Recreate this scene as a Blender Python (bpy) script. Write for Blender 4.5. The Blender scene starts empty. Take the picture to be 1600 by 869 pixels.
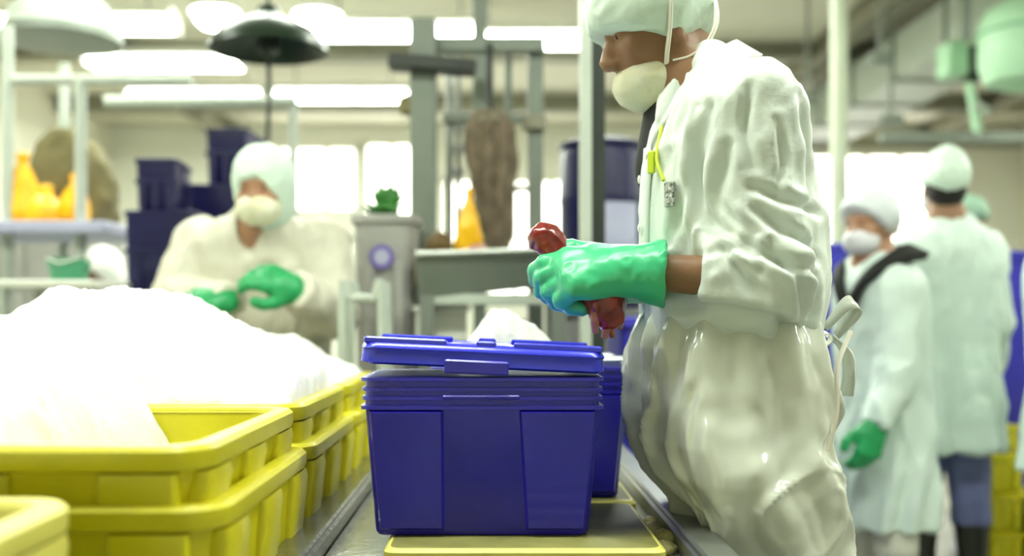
import bpy, math, random
import numpy as np
from mathutils import Vector, Matrix

# ------------------------------------------------------------------ camera, world, exposure
SC = bpy.context.scene
COL = SC.collection
CAM_Z = 1.08                     # camera height, looking level along +Y
FPX = 1600.0                     # focal length in pixels of the 1600x869 frame
VPX, VPY = 770.0, 500.0          # pixel the optical axis passes through (view camera with shift)

cam_data = bpy.data.cameras.new('camera')
cam_data.sensor_width = 36.0
cam_data.lens = 36.0
cam_data.shift_x = (800.0 - VPX) / 1600.0
cam_data.shift_y = (VPY - 434.5) / 1600.0
cam_data.clip_start = 0.05
cam_data.dof.use_dof = True
cam_data.dof.focus_distance = 1.78
cam_data.dof.aperture_fstop = 1.45
cam = bpy.data.objects.new('camera', cam_data)
cam.location = (0, 0, CAM_Z)
cam.rotation_euler = (math.pi / 2, 0, 0)
COL.objects.link(cam)
SC.camera = cam

world = bpy.data.worlds.new('world')
world.use_nodes = True
SC.world = world
world.node_tree.nodes['Background'].inputs[0].default_value = (0.9, 1.0, 0.95, 1)
world.node_tree.nodes['Background'].inputs[1].default_value = 0.6

SC.view_settings.view_transform = 'Standard'
SC.view_settings.look = 'None'
SC.view_settings.gamma = 1.0
SC.view_settings.use_curve_mapping = False
SC.view_settings.exposure = 0.30

LAMP_COL = (0.96, 1.0, 0.91)
LAMP_W = 30.0                    # watts of each long ceiling lamp
WINDOW_E = 4.2                   # brightness of the daylit frosted windows

rng = np.random.default_rng(7)
random.seed(7)

# ------------------------------------------------------------------ small helpers
def at(u, v, d):
    """pixel -> point on the upright plane at depth d (used to find where things stand)"""
    return ((u - VPX) / FPX * d, d, CAM_Z + (VPY - v) / FPX * d)

def lin(c):
    if isinstance(c, str):
        c = tuple(int(c[i:i + 2], 16) / 255 for i in (0, 2, 4))
    return tuple((x / 12.92 if x <= 0.04045 else ((x + 0.055) / 1.055) ** 2.4) for x in c)

MATS = {}
def mat(name, color, rough=0.5, metal=0.0, var=0.12, vscale=6.0, bump=0.0, bscale=60.0,
        trans=0.0, alpha=1.0, emit=0.0, coat=0.0, sss=0.0, spec=0.5, color2=None, sheen=0.0):
    if name in MATS:
        return MATS[name]
    m = bpy.data.materials.new(name); m.use_nodes = True
    nt = m.node_tree; N = nt.nodes; L = nt.links
    b = N['Principled BSDF']
    c = lin(color)
    tc = N.new('ShaderNodeTexCoord')
    nz = N.new('ShaderNodeTexNoise'); nz.inputs['Scale'].default_value = vscale
    nz.inputs['Detail'].default_value = 4.0
    L.new(tc.outputs['Object'], nz.inputs['Vector'])
    rp = N.new('ShaderNodeValToRGB')
    rp.color_ramp.elements[0].position = 0.3; rp.color_ramp.elements[1].position = 0.7
    c2 = lin(color2) if color2 else tuple(x * (1 - var) for x in c)
    rp.color_ramp.elements[0].color = (*c2, 1); rp.color_ramp.elements[1].color = (*c, 1)
    L.new(nz.outputs['Fac'], rp.inputs['Fac'])
    L.new(rp.outputs['Color'], b.inputs['Base Color'])
    b.inputs['Roughness'].default_value = rough
    b.inputs['Metallic'].default_value = metal
    b.inputs['Specular IOR Level'].default_value = spec
    b.inputs['Transmission Weight'].default_value = trans
    b.inputs['Alpha'].default_value = alpha
    b.inputs['Coat Weight'].default_value = coat
    b.inputs['Sheen Weight'].default_value = sheen
    if sss:
        b.inputs['Subsurface Weight'].default_value = sss
        b.inputs['Subsurface Radius'].default_value = (0.02, 0.012, 0.008)
        b.inputs['Subsurface Scale'].default_value = 0.4
    if emit:
        b.inputs['Emission Color'].default_value = (*c, 1)
        b.inputs['Emission Strength'].default_value = emit
    if bump:
        n2 = N.new('ShaderNodeTexNoise'); n2.inputs['Scale'].default_value = bscale
        n2.inputs['Detail'].default_value = 5.0
        L.new(tc.outputs['Object'], n2.inputs['Vector'])
        bp = N.new('ShaderNodeBump'); bp.inputs['Strength'].default_value = bump
        bp.inputs['Distance'].default_value = 0.01
        L.new(n2.outputs['Fac'], bp.inputs['Height'])
        L.new(bp.outputs['Normal'], b.inputs['Normal'])
    MATS[name] = m
    return m

def empty(name, loc=(0, 0, 0), rz=0.0):
    o = bpy.data.objects.new(name, None)
    o.empty_display_size = 0.05
    o.location = loc; o.rotation_euler = (0, 0, rz)
    COL.objects.link(o)
    return o

def tag(o, label=None, cat=None, group=None, kind=None):
    if label: o['label'] = label
    if cat: o['category'] = cat
    if group: o['group'] = group
    if kind: o['kind'] = kind
    return o

def children(o):
    return [c for c in COL.objects if c.parent == o]

def copy_tree(o, parent=None):
    c = o.copy(); COL.objects.link(c); c.parent = parent
    for ch in children(o):
        copy_tree(ch, c)
    return c

def link_mesh(name, verts, faces, material, parent=None, smooth=False, angle=None):
    me = bpy.data.meshes.new(name)
    me.from_pydata([tuple(map(float, v)) for v in verts], [], [tuple(int(i) for i in f) for f in faces])
    me.update()
    if smooth:
        me.polygons.foreach_set('use_smooth', [True] * len(me.polygons))
        if angle is not None:
            me.set_sharp_from_angle(angle=math.radians(angle))
    o = bpy.data.objects.new(name, me)
    if material: me.materials.append(material)
    COL.objects.link(o)
    if parent: o.parent = parent
    return o

def rrect(w, l, r, n=4):
    """rounded rectangle ring of half sizes w, l"""
    r = max(min(r, w * 0.98, l * 0.98), 1e-4)
    pts = []
    for cx, cy, a0 in ((w - r, l - r, 0), (-(w - r), l - r, 90), (-(w - r), -(l - r), 180), (w - r, -(l - r), 270)):
        for i in range(n + 1):
            a = math.radians(a0 + 90 * i / n)
            pts.append((cx + r * math.cos(a), cy + r * math.sin(a)))
    return pts

class MB:
    def __init__(s): s.v = []; s.f = []
    def add(s, v, f):
        o = len(s.v); s.v += [tuple(p) for p in v]; s.f += [tuple(i + o for i in q) for q in f]; return s
    def box(s, c, h, rot=None, bev=0.0):
        """box with centre c, half sizes h, chamfered edges when bev > 0"""
        hx, hy, hz = h
        if bev <= 0:
            v = [(x, y, z) for x in (-hx, hx) for y in (-hy, hy) for z in (-hz, hz)]
            f = [(0, 1, 3, 2), (4, 6, 7, 5), (0, 4, 5, 1), (2, 3, 7, 6), (0, 2, 6, 4), (1, 5, 7, 3)]
        else:
            b = min(bev, hx * .9, hy * .9, hz * .9)
            rings = [(rrect(hx - b, hy - b, b * .5, 2), -hz), (rrect(hx, hy, b, 2), -hz + b), (rrect(hx, hy, b, 2), hz - b), (rrect(hx - b, hy - b, b * .5, 2), hz)]
            n = len(rings[0][0]); v = []; f = []
            for ring, z in rings: v += [(x, y, z) for x, y in ring]
            for k in range(3):
                for i in range(n):
                    j = (i + 1) % n
                    f.append((k * n + i, k * n + j, (k + 1) * n + j, (k + 1) * n + i))
            f.append(tuple(reversed(range(n)))); f.append(tuple(range(3 * n, 4 * n)))
        R = Matrix.Identity(3) if rot is None else rot
        C = Vector(c)
        return s.add([tuple(C + R @ Vector(p)) for p in v], f)
    def loft(s, rings, cap0=True, cap1=True, closed=True):
        n = len(rings[0]); v = []; f = []
        for r in rings: v += list(r)
        for k in range(len(rings) - 1):
            for i in range(n if closed else n - 1):
                j = (i + 1) % n
                f.append((k * n + i, k * n + j, (k + 1) * n + j, (k + 1) * n + i))
        if cap0: f.append(tuple(reversed(range(n))))
        if cap1: f.append(tuple(range((len(rings) - 1) * n, len(rings) * n)))
        return s.add(v, f)
    def tube(s, path, rad, n=10, cap=True):
        path = [Vector(p) for p in path]
        rad = [rad] * len(path) if not hasattr(rad, '__len__') else rad
        t0 = (path[1] - path[0]).normalized()
        up = Vector((0, 0, 1)) if abs(t0.z) < .9 else Vector((1, 0, 0))
        a = t0.cross(up).normalized()
        rings = []
        for i, p in enumerate(path):
            t = (path[min(i + 1, len(path) - 1)] - path[max(i - 1, 0)]).normalized()
            a = (a - t * a.dot(t)).normalized(); b = t.cross(a)
            rings.append([tuple(p + (a * math.cos(2 * math.pi * k / n) + b * math.sin(2 * math.pi * k / n)) * rad[i]) for k in range(n)])
        return s.loft(rings, cap, cap)
    def lathe(s, prof, c=(0, 0, 0), n=28, cap0=True, cap1=True):
        rings = [[(c[0] + r * math.cos(2 * math.pi * k / n), c[1] + r * math.sin(2 * math.pi * k / n), c[2] + z) for k in range(n)] for r, z in prof]
        return s.loft(rings, cap0, cap1)
    def build(s, name, material, parent=None, smooth=False, angle=35):
        return link_mesh(name, s.v, s.f, material, parent, smooth, angle if smooth else None)

def spline(pts, n=8):
    """Catmull-Rom through points"""
    P = [np.array(p, float) for p in pts]
    P = [2 * P[0] - P[1]] + P + [2 * P[-1] - P[-2]]
    out = []
    for i in range(1, len(P) - 2):
        for k in range(n):
            t = k / n
            out.append(tuple(0.5 * ((2 * P[i]) + (-P[i - 1] + P[i + 1]) * t + (2 * P[i - 1] - 5 * P[i] + 4 * P[i + 1] - P[i + 2]) * t * t + (-P[i - 1] + 3 * P[i] - 3 * P[i + 1] + P[i + 2]) * t ** 3)))
    out.append(tuple(P[-2]))
    return out

# ------------------------------------------------------------------ noise and implicit surfaces
def vnoise(P, seed=0):
    P = np.asarray(P, np.float64)
    I = np.floor(P).astype(np.int64); F = P - I
    F = F * F * F * (F * (F * 6 - 15) + 10)
    def h(ix, iy, iz):
        n = (ix * 374761393 + iy * 668265263 + iz * 2147483647 * 3 + seed * 1274126177) & 0xFFFFFFFF
        n = ((n ^ (n >> 13)) * 1274126177) & 0xFFFFFFFF
        n = ((n ^ (n >> 16)) * 2246822519) & 0xFFFFFFFF
        return ((n ^ (n >> 15)) & 0xFFFFFF) / float(0xFFFFFF)
    x, y, z = I[..., 0], I[..., 1], I[..., 2]
    fx, fy, fz = F[..., 0], F[..., 1], F[..., 2]
    def lx(yy, zz): return h(x, yy, zz) * (1 - fx) + h(x + 1, yy, zz) * fx
    a = lx(y, z) * (1 - fy) + lx(y + 1, z) * fy
    b = lx(y, z + 1) * (1 - fy) + lx(y + 1, z + 1) * fy
    return a * (1 - fz) + b * fz

def fbm(P, seed=0, octs=4):
    P = np.asarray(P, float); s = 0; a = 1; t = 0
    for i in range(octs):
        s = s + a * vnoise(P * 2 ** i, seed + i); t += a; a *= .5
    return s / t

class SDF:
    """smooth union of rounded primitives, meshed with surface nets"""
    def __init__(s): s.p = []
    def _rng(s, lo, hi, m): return np.asarray(lo, float) - m, np.asarray(hi, float) + m
    def ell(s, c, r, R=None, k=.02, op='u'):
        c = np.asarray(c, float); r = np.asarray(r, float); R = np.eye(3) if R is None else np.asarray(R, float)
        m = r.max()
        def f(x, y, z):
            X, Y, Z = x - c[0], y - c[1], z - c[2]
            q = [(X * R[0, i] + Y * R[1, i] + Z * R[2, i]) / r[i] for i in range(3)]
            k0 = np.sqrt(q[0] ** 2 + q[1] ** 2 + q[2] ** 2) + 1e-9
            k1 = np.sqrt((q[0] / r[0]) ** 2 + (q[1] / r[1]) ** 2 + (q[2] / r[2]) ** 2) + 1e-9
            return k0 * (k0 - 1) / k1
        s.p.append((f, *s._rng(c, c, m + .05 + k), k, op)); return s
    def cone(s, a, b, ra, rb, k=.02, op='u', capa=False, capb=False):
        a = np.asarray(a, float); b = np.asarray(b, float); ab = b - a; L2 = ab @ ab; L = math.sqrt(L2)
        def f(x, y, z):
            X, Y, Z = x - a[0], y - a[1], z - a[2]
            t = (X * ab[0] + Y * ab[1] + Z * ab[2]) / L2
            h = np.clip(t, 0, 1)
            d = np.sqrt((X - h * ab[0]) ** 2 + (Y - h * ab[1]) ** 2 + (Z - h * ab[2]) ** 2) - (ra + (rb - ra) * h)
            if capb: d = np.maximum(d, (t - 1) * L)
            if capa: d = np.maximum(d, -t * L)
            return d
        s.p.append((f, *s._rng(np.minimum(a, b), np.maximum(a, b), max(ra, rb) + .05 + k), k, op)); return s
    def loft(s, secs, k=.02, n=2.4, op='u'):
        """secs: rows of z, cx, cy, a, b (half sizes in x and y)"""
        S = np.array(sorted(secs), float)
        zz = np.linspace(S[0, 0], S[-1, 0], 200)
        cols = []
        for j in range(1, 5):
            q = np.interp(zz, S[:, 0], S[:, j])
            pad = np.pad(q, 7, mode='edge'); cols.append(np.convolve(pad, np.ones(15) / 15, 'valid'))
        cols = np.array(cols)
        def f(x, y, z):
            zf = z.ravel()
            cx, cy, a, b = [np.interp(zf, zz, c).reshape(z.shape) for c in cols]
            X, Y = x - cx, y - cy
            r = ((np.abs(X) / a) ** n + (np.abs(Y) / b) ** n) ** (1 / n) + 1e-6
            d = (r - 1) * np.sqrt(X * X + Y * Y + 1e-9) / r
            d = np.maximum(d, -np.minimum(a, b))
            return np.maximum(d, np.maximum(z - S[-1, 0], S[0, 0] - z))
        lo = (min(S[:, 1] - S[:, 3]), min(S[:, 2] - S[:, 4]), S[0, 0]); hi = (max(S[:, 1] + S[:, 3]), max(S[:, 2] + S[:, 4]), S[-1, 0])
        s.p.append((f, *s._rng(lo, hi, .05 + k), k, op)); return s
    def plane(s, p, n, k=.004):
        """keep only the side the normal points away from"""
        p = np.asarray(p, float); n = np.asarray(n, float); n = n / np.linalg.norm(n)
        def f(x, y, z): return (x - p[0]) * n[0] + (y - p[1]) * n[1] + (z - p[2]) * n[2]
        s.p.append((f, np.array([-9.] * 3), np.array([9.] * 3), k, 'i')); return s
    def mesh(s, step, fine=None):
        los = np.min([p[1] for p in s.p if p[4] == 'u'], axis=0); his = np.max([p[2] for p in s.p if p[4] == 'u'], axis=0)
        ax = []
        for i in range(3):
            if fine and fine[0] == i:
                _, z0, z1, st = fine
                c = [np.arange(los[i], z0, step), np.arange(max(z0, los[i]), min(z1, his[i]), st), np.arange(z1, his[i] + step, step)]
                ax.append(np.concatenate(c))
            else:
                ax.append(np.arange(los[i], his[i] + step, step))
        D = np.full([len(a) for a in ax], 1.0)
        for f, lo, hi, k, op in s.p:
            sl = [slice(max(np.searchsorted(ax[i], lo[i]) - 1, 0), np.searchsorted(ax[i], hi[i]) + 1) for i in range(3)]
            x = ax[0][sl[0]][:, None, None]; y = ax[1][sl[1]][None, :, None]; z = ax[2][sl[2]][None, None, :]
            if 0 in (x.size, y.size, z.size): continue
            d = f(x, y, z); d = np.broadcast_to(d, (x.shape[0], y.shape[1], z.shape[2]))
            E = D[tuple(sl)]
            if op == 'u':
                h = np.clip(.5 + .5 * (E - d) / k, 0, 1); D[tuple(sl)] = E * (1 - h) + d * h - k * h * (1 - h)
            elif op == 's':
                h = np.clip(.5 - .5 * (E + d) / k, 0, 1); D[tuple(sl)] = E * (1 - h) - d * h + k * h * (1 - h)
            else:
                h = np.clip(.5 - .5 * (E - d) / k, 0, 1); D[tuple(sl)] = E * (1 - h) + d * h + k * h * (1 - h)
        return nets(D, ax)

def nets(D, ax):
    D = np.where(D == 0, 1e-9, D)
    ins = D < 0
    sh = np.array(D.shape) - 1
    acc = np.zeros((*sh, 3)); cnt = np.zeros(sh)
    G = [ax[0], ax[1], ax[2]]
    offs = [(0, 0), (0, 1), (1, 0), (1, 1)]
    for e in range(3):
        o1, o2 = [i for i in range(3) if i != e]
        for (p, q) in offs:
            sA = [None] * 3; sB = [None] * 3
            sA[e] = slice(0, sh[e]); sB[e] = slice(1, sh[e] + 1)
            sA[o1] = sB[o1] = slice(p, p + sh[o1]); sA[o2] = sB[o2] = slice(q, q + sh[o2])
            A = D[tuple(sA)]; B = D[tuple(sB)]
            idx = np.nonzero((A < 0) != (B < 0))
            if len(idx[0]) == 0: continue
            a = A[idx]; b = B[idx]; t = a / (a - b)
            pos = np.zeros((len(t), 3))
            for i in range(3):
                if i == e: g0 = G[i][idx[i]]; g1 = G[i][idx[i] + 1]; pos[:, i] = g0 + t * (g1 - g0)
                else: pos[:, i] = G[i][idx[i] + (p if i == o1 else q)]
            acc[idx] += pos; cnt[idx] += 1
    act = cnt > 0
    vid = np.full(sh, -1, np.int64); vid[act] = np.arange(act.sum())
    V = acc[act] / cnt[act][:, None]
    F = []
    for e in range(3):
        o1, o2 = [(1, 2), (2, 0), (0, 1)][e]
        sA = [slice(1, n) for n in sh]; sB = list(sA)
        sA[e] = slice(0, sh[e]); sB[e] = slice(1, sh[e] + 1)
        A = ins[tuple(sA)]; B = ins[tuple(sB)]
        for flip in (False, True):
            idx = np.nonzero((A & ~B) if not flip else (~A & B))
            if len(idx[0]) == 0: continue
            c = [idx[i] + (0 if i == e else 1) for i in range(3)]
            def cell(d1, d2):
                q = list(c); q[o1] = q[o1] - d1; q[o2] = q[o2] - d2
                return vid[tuple(q)]
            quad = np.stack([cell(1, 1), cell(0, 1), cell(0, 0), cell(1, 0)], 1)
            if flip: quad = quad[:, ::-1]
            F.append(quad)
    F = np.concatenate(F); F = F[(F >= 0).all(1)]
    return V, F

def vnormals(V, F):
    n = np.cross(V[F[:, 2]] - V[F[:, 0]], V[F[:, 3]] - V[F[:, 1]])
    N = np.zeros_like(V)
    for i in range(4): np.add.at(N, F[:, i], n)
    return N / (np.linalg.norm(N, axis=1)[:, None] + 1e-12)

def relax(V, F, it=2, w=.5):
    for _ in range(it):
        S = np.zeros_like(V); C = np.zeros(len(V))
        for i in range(4):
            j = F[:, (i + 1) % 4]
            np.add.at(S, F[:, i], V[j]); np.add.at(C, F[:, i], 1)
            np.add.at(S, j, V[F[:, i]]); np.add.at(C, j, 1)
        V = V * (1 - w) + w * S / C[:, None]
    return V

def sdf_obj(name, sdf, step, material, parent, disp=None, fine=None, it=2):
    V, F = sdf.mesh(step, fine)
    V = relax(V, F, it)
    if disp is not None:
        V = V + vnormals(V, F) * disp(V)[:, None]
        V = relax(V, F, 1, .35)
    me = bpy.data.meshes.new(name)
    me.vertices.add(len(V)); me.vertices.foreach_set('co', V.ravel())
    me.loops.add(F.size); me.loops.foreach_set('vertex_index', F.ravel())
    me.polygons.add(len(F)); me.polygons.foreach_set('loop_start', np.arange(0, F.size, 4))
    me.update(calc_edges=True); me.validate()
    me.polygons.foreach_set('use_smooth', [True] * len(me.polygons))
    me.materials.append(material)
    o = bpy.data.objects.new(name, me); COL.objects.link(o)
    if parent: o.parent = parent
    return o

# ------------------------------------------------------------------ materials
M_FLOOR = mat('wet_concrete', '8d8f86', .25, var=.3, vscale=2.2, bump=.15, bscale=25)
M_CEIL = mat('painted_ceiling', 'e4e1ce', .8, var=.12, vscale=.8)
M_WALL = mat('white_wall', 'e6e6d8', .7, var=.08, vscale=.7)
M_WALLC = mat('cream_wall', 'e9e6d2', .7, var=.1, vscale=.7)
M_BEAM = mat('beam_paint', '918f7a', .6, var=.2, vscale=3)
M_STEEL = mat('stainless', 'a4a8a2', .38, .75, var=.15, vscale=5, bump=.05, bscale=90)
M_STEELW = mat('wet_steel', '9a9c94', .22, .8, var=.3, vscale=14, bump=.12, bscale=40)
M_GREYP = mat('grey_paint', '7c847a', .5, .1, var=.15, vscale=6)
M_GREYL = mat('pale_grey_paint', 'b9c2b6', .5, var=.12, vscale=6)
M_DARK = mat('dark_paint', '2b322c', .5, var=.25, vscale=8)
M_GREEN_D = mat('dark_green_enamel', '16301c', .35, var=.3, vscale=8)
M_BLUE = mat('blue_plastic', '2b24c0', .28, var=.2, vscale=7, coat=.15, bump=.03, bscale=120)
M_BLUEL = mat('blue_lid_plastic', '3038e0', .24, var=.12, vscale=7, coat=.25, bump=.02, bscale=120)
M_NAVY = mat('navy_plastic', '0f0d4a', .4, var=.25, vscale=5)
M_BLUEB = mat('bright_blue_plastic', '3d3bbf', .4, var=.15, vscale=4)
M_YEL = mat('yellow_plastic', 'd8cf10', .38, var=.14, vscale=9, coat=.1, bump=.05, bscale=70)
M_YELP = mat('pale_yellow_plastic', 'e8e070', .4, var=.12, vscale=9, bump=.05, bscale=60)
M_ICE = mat('crushed_ice', 'f9f8f6', .5, var=.05, vscale=40, bump=.5, bscale=260, sss=.25)
M_COAT = mat('white_coat_cloth', 'd8e2da', .38, var=.06, vscale=9, bump=.1, bscale=140, sheen=.2)
M_COATG = mat('pale_green_coat_cloth', 'cfe0d8', .55, var=.06, vscale=9, bump=.08, bscale=120)
M_COATW = mat('cream_coat_cloth', 'd2cfbd', .55, var=.08, vscale=9, bump=.08, bscale=120)
M_APRON = mat('vinyl_apron', 'd8ddd0', .15, var=.14, vscale=5, coat=.5, bump=.06, bscale=30, spec=.6)
M_CAP = mat('cap_cloth', 'd3e6d8', .6, var=.06, vscale=14, bump=.12, bscale=90)
M_CAPL = mat('lilac_white_cap_cloth', 'd6dce0', .6, var=.05, vscale=14, bump=.1, bscale=90)
M_MASK = mat('mask_cloth', 'dfe2d0', .75, var=.1, vscale=22, bump=.1, bscale=200, color2='d8d2a8')
M_MASKW = mat('white_mask_cloth', 'dcdce2', .75, var=.05, vscale=20)
M_STRAP = mat('elastic', 'ece8da', .7, var=.05)
M_SKIN = mat('skin', '8f694a', .5, var=.15, vscale=16, sss=.12, bump=.04, bscale=160)
M_SKIN2 = mat('skin_light', 'a97d5e', .5, var=.15, vscale=16, sss=.1)
M_GLOVE = mat('green_rubber', '41c488', .34, var=.14, vscale=12, bump=.06, bscale=60, coat=.1)
M_GLOVED = mat('deep_green_rubber', '1fa05c', .4, var=.2, vscale=12, bump=.06, bscale=60)
M_BLACK = mat('black_cloth', '10140f', .8, var=.3, vscale=30)
M_HAIR = mat('dark_hair', '17120e', .6, var=.3, vscale=60)
M_TROUS = mat('slate_trousers', '6c73a0', .8, var=.2, vscale=14)
M_TROUSW = mat('white_trousers', 'cfcfc2', .8, var=.1, vscale=14)
M_BOOT = mat('dark_boot', '25281e', .4, var=.3, vscale=14)
M_BOOTW = mat('white_boot', 'd5d2c4', .35, var=.12, vscale=14)
M_RED = mat('red_seafood', '9a2016', .25, var=.4, vscale=25, color2='5a0e08', sss=.1, coat=.4)
M_REDP = mat('pink_brown_flesh', 'b98068', .3, var=.3, vscale=30, color2='9a4a34', sss=.1, coat=.3)
M_ORANGE = mat('orange_bag', 'f5a800', .35, var=.25, vscale=10, color2='f0c000')
M_OLIVE = mat('olive_tarp', '77704a', .8, var=.25, vscale=6)
M_BROWN = mat('brown_canvas', '857664', .85, var=.3, vscale=16, color2='5f5544')
M_BROWND = mat('dark_brown', '5e4718', .6, var=.3, vscale=12)
M_LEAF = mat('leaf_green', '2d7d22', .5, var=.3, vscale=18)
M_LILAC = mat('lilac_grey', 'b4b6d2', .5, var=.1, vscale=5)
M_PURPLE = mat('purple_print', '6f5fb0', .5, var=.1, vscale=30)
M_GREYBIN = mat('grey_bin', 'a5a5a0', .45, var=.12, vscale=6)
M_MINT = mat('mint_paint', 'b2dcb8', .4, var=.1, vscale=4)
M_FILM = mat('clear_film', 'dfe6ee', .2, var=.05, trans=.45, spec=.6)
M_WHITEP = mat('white_plastic', 'e4e6dc', .4, var=.06, vscale=10)
M_SCRAP = mat('pale_scrap', 'd8d29a', .5, var=.3, vscale=40, color2='a89f60')
M_LIDSHADE = mat('lid_shade_olive', '8c8a4c', .5, var=.3, vscale=14)  # yellow lid as it looks in shade
M_LIT = mat('lamp_tube', 'f6fff0', .5, emit=22.0, var=0)
M_WIN = mat('daylit_frosted_glass', 'fbfaf0', .5, emit=WINDOW_E, var=0)
M_LANYARD = mat('lime_lanyard', 'cdde2a', .5, var=.1)
M_BADGE = mat('badge_print', '2a2e2a', .4, var=.8, vscale=160, color2='d8ddd6')

# ------------------------------------------------------------------ the hall
X0, X1, Y0, Y1, ZC = -5.2, 7.2, -3.0, 14.0, 3.75
def struct(name, c, h, m):
    return tag(MB().box(c, h).build(name, m), kind='structure')
struct('floor', ((X0 + X1) / 2, (Y0 + Y1) / 2, -.06), ((X1 - X0) / 2 + .2, (Y1 - Y0) / 2 + .2, .06), M_FLOOR)
struct('ceiling', ((X0 + X1) / 2, (Y0 + Y1) / 2, ZC + .06), ((X1 - X0) / 2 + .2, (Y1 - Y0) / 2 + .2, .06), M_CEIL)
struct('wall_left', (X0 - .1, (Y0 + Y1) / 2, ZC / 2), (.1, (Y1 - Y0) / 2, ZC / 2), M_WALLC)
struct('wall_right', (X1 + .1, (Y0 + Y1) / 2, ZC / 2), (.1, (Y1 - Y0) / 2, ZC / 2), M_WALLC)
struct('wall_front', ((X0 + X1) / 2, Y0 - .1, ZC / 2), ((X1 - X0) / 2 + .2, .1, ZC / 2), M_WALLC)
struct('wall_back', ((X0 + X1) / 2, Y1 + .1, ZC / 2), ((X1 - X0) / 2 + .2, .1, ZC / 2), M_WALL)
struct('baseboard_back', ((X0 + X1) / 2, Y1 - .02, .1), ((X1 - X0) / 2, .02, .1), M_BEAM)

# frosted windows in the back wall, each with a frame and separate panes
def window(n, xa, xb, za, zb, cols, y=Y1):
    fr = MB(); t = .05
    fr.box(((xa + xb) / 2, y - .03, za), ((xb - xa) / 2 + t, .03, t)); fr.box(((xa + xb) / 2, y - .03, zb), ((xb - xa) / 2 + t, .03, t))
    for i in range(cols + 1):
        x = xa + (xb - xa) * i / cols
        fr.box((x, y - .03, (za + zb) / 2), (t * (1 if i in (0, cols) else .6), .03, (zb - za) / 2))
    o = tag(fr.build('window_%d' % n, M_WALL), kind='structure')
    for i in range(cols):
        a = xa + (xb - xa) * i / cols; b = xa + (xb - xa) * (i + 1) / cols
        MB().box(((a + b) / 2, y - .012, (za + zb) / 2), ((b - a) / 2 - .02, .006, (zb - za) / 2 - .02)).build('pane', M_WIN, o)
window(1, -3.1, -1.85, 2.55, 3.45, 3)
window(2, -3.0, -1.9, 1.3, 2.2, 3)
window(3, -1.75, -1.0, 1.5, 3.5, 2)
window(4, -.7, 1.3, 1.35, 3.0, 4)
window(5, 3.7, 6.0, 1.3, 3.35, 5)

# longitudinal and cross beams under the ceiling
def beam(name, c, h, label, m=M_BEAM):
    w, t = h[0], h[2]
    b = MB()
    if h[1] > h[0]:
        b.box((c[0], c[1], c[2] + t - .012), (w, h[1], .012)); b.box((c[0], c[1], c[2] - t + .012), (w, h[1], .012)); b.box(c, (w * .25, h[1], t))
    else:
        b.box((c[0], c[1], c[2] + t - .012), (w, h[1], .012)); b.box((c[0], c[1], c[2] - t + .012), (w, h[1], .012)); b.box(c, (w, h[1] * .25, t))
    return tag(b.build(name, m), label, 'beam', 'steel beams under the ceiling')
yl = (Y1 - Y0) / 2; ym = (Y1 + Y0) / 2
beam('ceiling_beam', (3.15, ym, ZC - .1), (.09, yl, .1), 'olive grey ceiling beam slanting up just right of the tall worker')
beam('ceiling_beam', (4.35, ym, ZC - .12), (.1, yl, .12), 'olive grey ceiling beam slanting behind the thin pale column')
beam('ceiling_beam', (5.9, ym, ZC - .1), (.09, yl, .1), 'olive grey ceiling beam nearest the right wall')
beam('ceiling_beam', (-3.6, ym, ZC - .1), (.12, yl, .1), 'olive grey ceiling beam above the left shelf rack')
beam('ceiling_beam', (1.0, 12.2, ZC - .1), (6.2, .1, .1), 'olive grey cross beam running the full width far back')
beam('ceiling_beam', (1.0, 9.9, ZC - .08), (6.2, .1, .08), 'olive grey cross beam running the full width, nearer one')
tr = MB().box((4.9, Y1 - .05, 3.5), (2.3, .05, .06)).build('trim_1', M_BEAM); tag(tr, kind='structure')

# ------------------------------------------------------------------ ceiling lamps
def make_lamp(L, W=.22):
    r = empty('ceiling_lamp')
    h = MB()
    h.loft([[(-L / 2, -W * .35, .1), (L / 2, -W * .35, .1), (L / 2, W * .35, .1), (-L / 2, W * .35, .1)][::1],
            [(-L / 2, -W, .0), (L / 2, -W, .0), (L / 2, W, .0), (-L / 2, W, .0)]])
    h.build('housing', M_WHITEP, r)
    for s in (-1, 1):
        MB().tube([(-L / 2 + .03, s * W * .5, -.03), (L / 2 - .03, s * W * .5, -.03)], .028, 10).build('lamp_tube', M_LIT, r, True)
        MB().box((s * (L / 2 - .015), 0, -.03), (.015, W * .85, .035), bev=.006).build('end_cap', M_WHITEP, r)
        MB().tube([(s * L * .35, 0, .1), (s * L * .35, 0, ZC - 3.42)], .008, 6).build('hanger_rod', M_GREYP, r)
    ld = bpy.data.lights.new('lamp_light', 'AREA'); ld.shape = 'RECTANGLE'; ld.size = L; ld.size_y = W * 1.8
    ld.energy = LAMP_W * L / 1.4; ld.color = LAMP_COL
    lo = bpy.data.objects.new('lamp_light', ld); COL.objects.link(lo); lo.parent = r; lo.location = (0, 0, -.075)
    return r
lamp = make_lamp(1.4)
seen = [  # x, y, label of the lamps the camera sees
    (-3.05, 10.6, 'long lit ceiling lamp over the navy crates, left of the hanging cord'),
    (-1.55, 10.6, 'long lit ceiling lamp just right of the hanging cord'),
    (-2.95, 9.25, 'long lit ceiling lamp above and nearer than the one over the navy crates'),
    (-.75, 8.25, 'long lit ceiling lamp at the top edge left of the grey frame'),
    (.45, 8.5, 'long lit ceiling lamp at the top edge between grey frame and tall worker'),
    (-3.2, 8.05, 'long lit ceiling lamp at the top edge above the left rack'),
]
first = True
for x, y, lab in seen:
    o = lamp if first else copy_tree(lamp); first = False
    o.location = (x, y, 3.42); tag(o, lab, 'lamp', 'long ceiling lamps')
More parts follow.
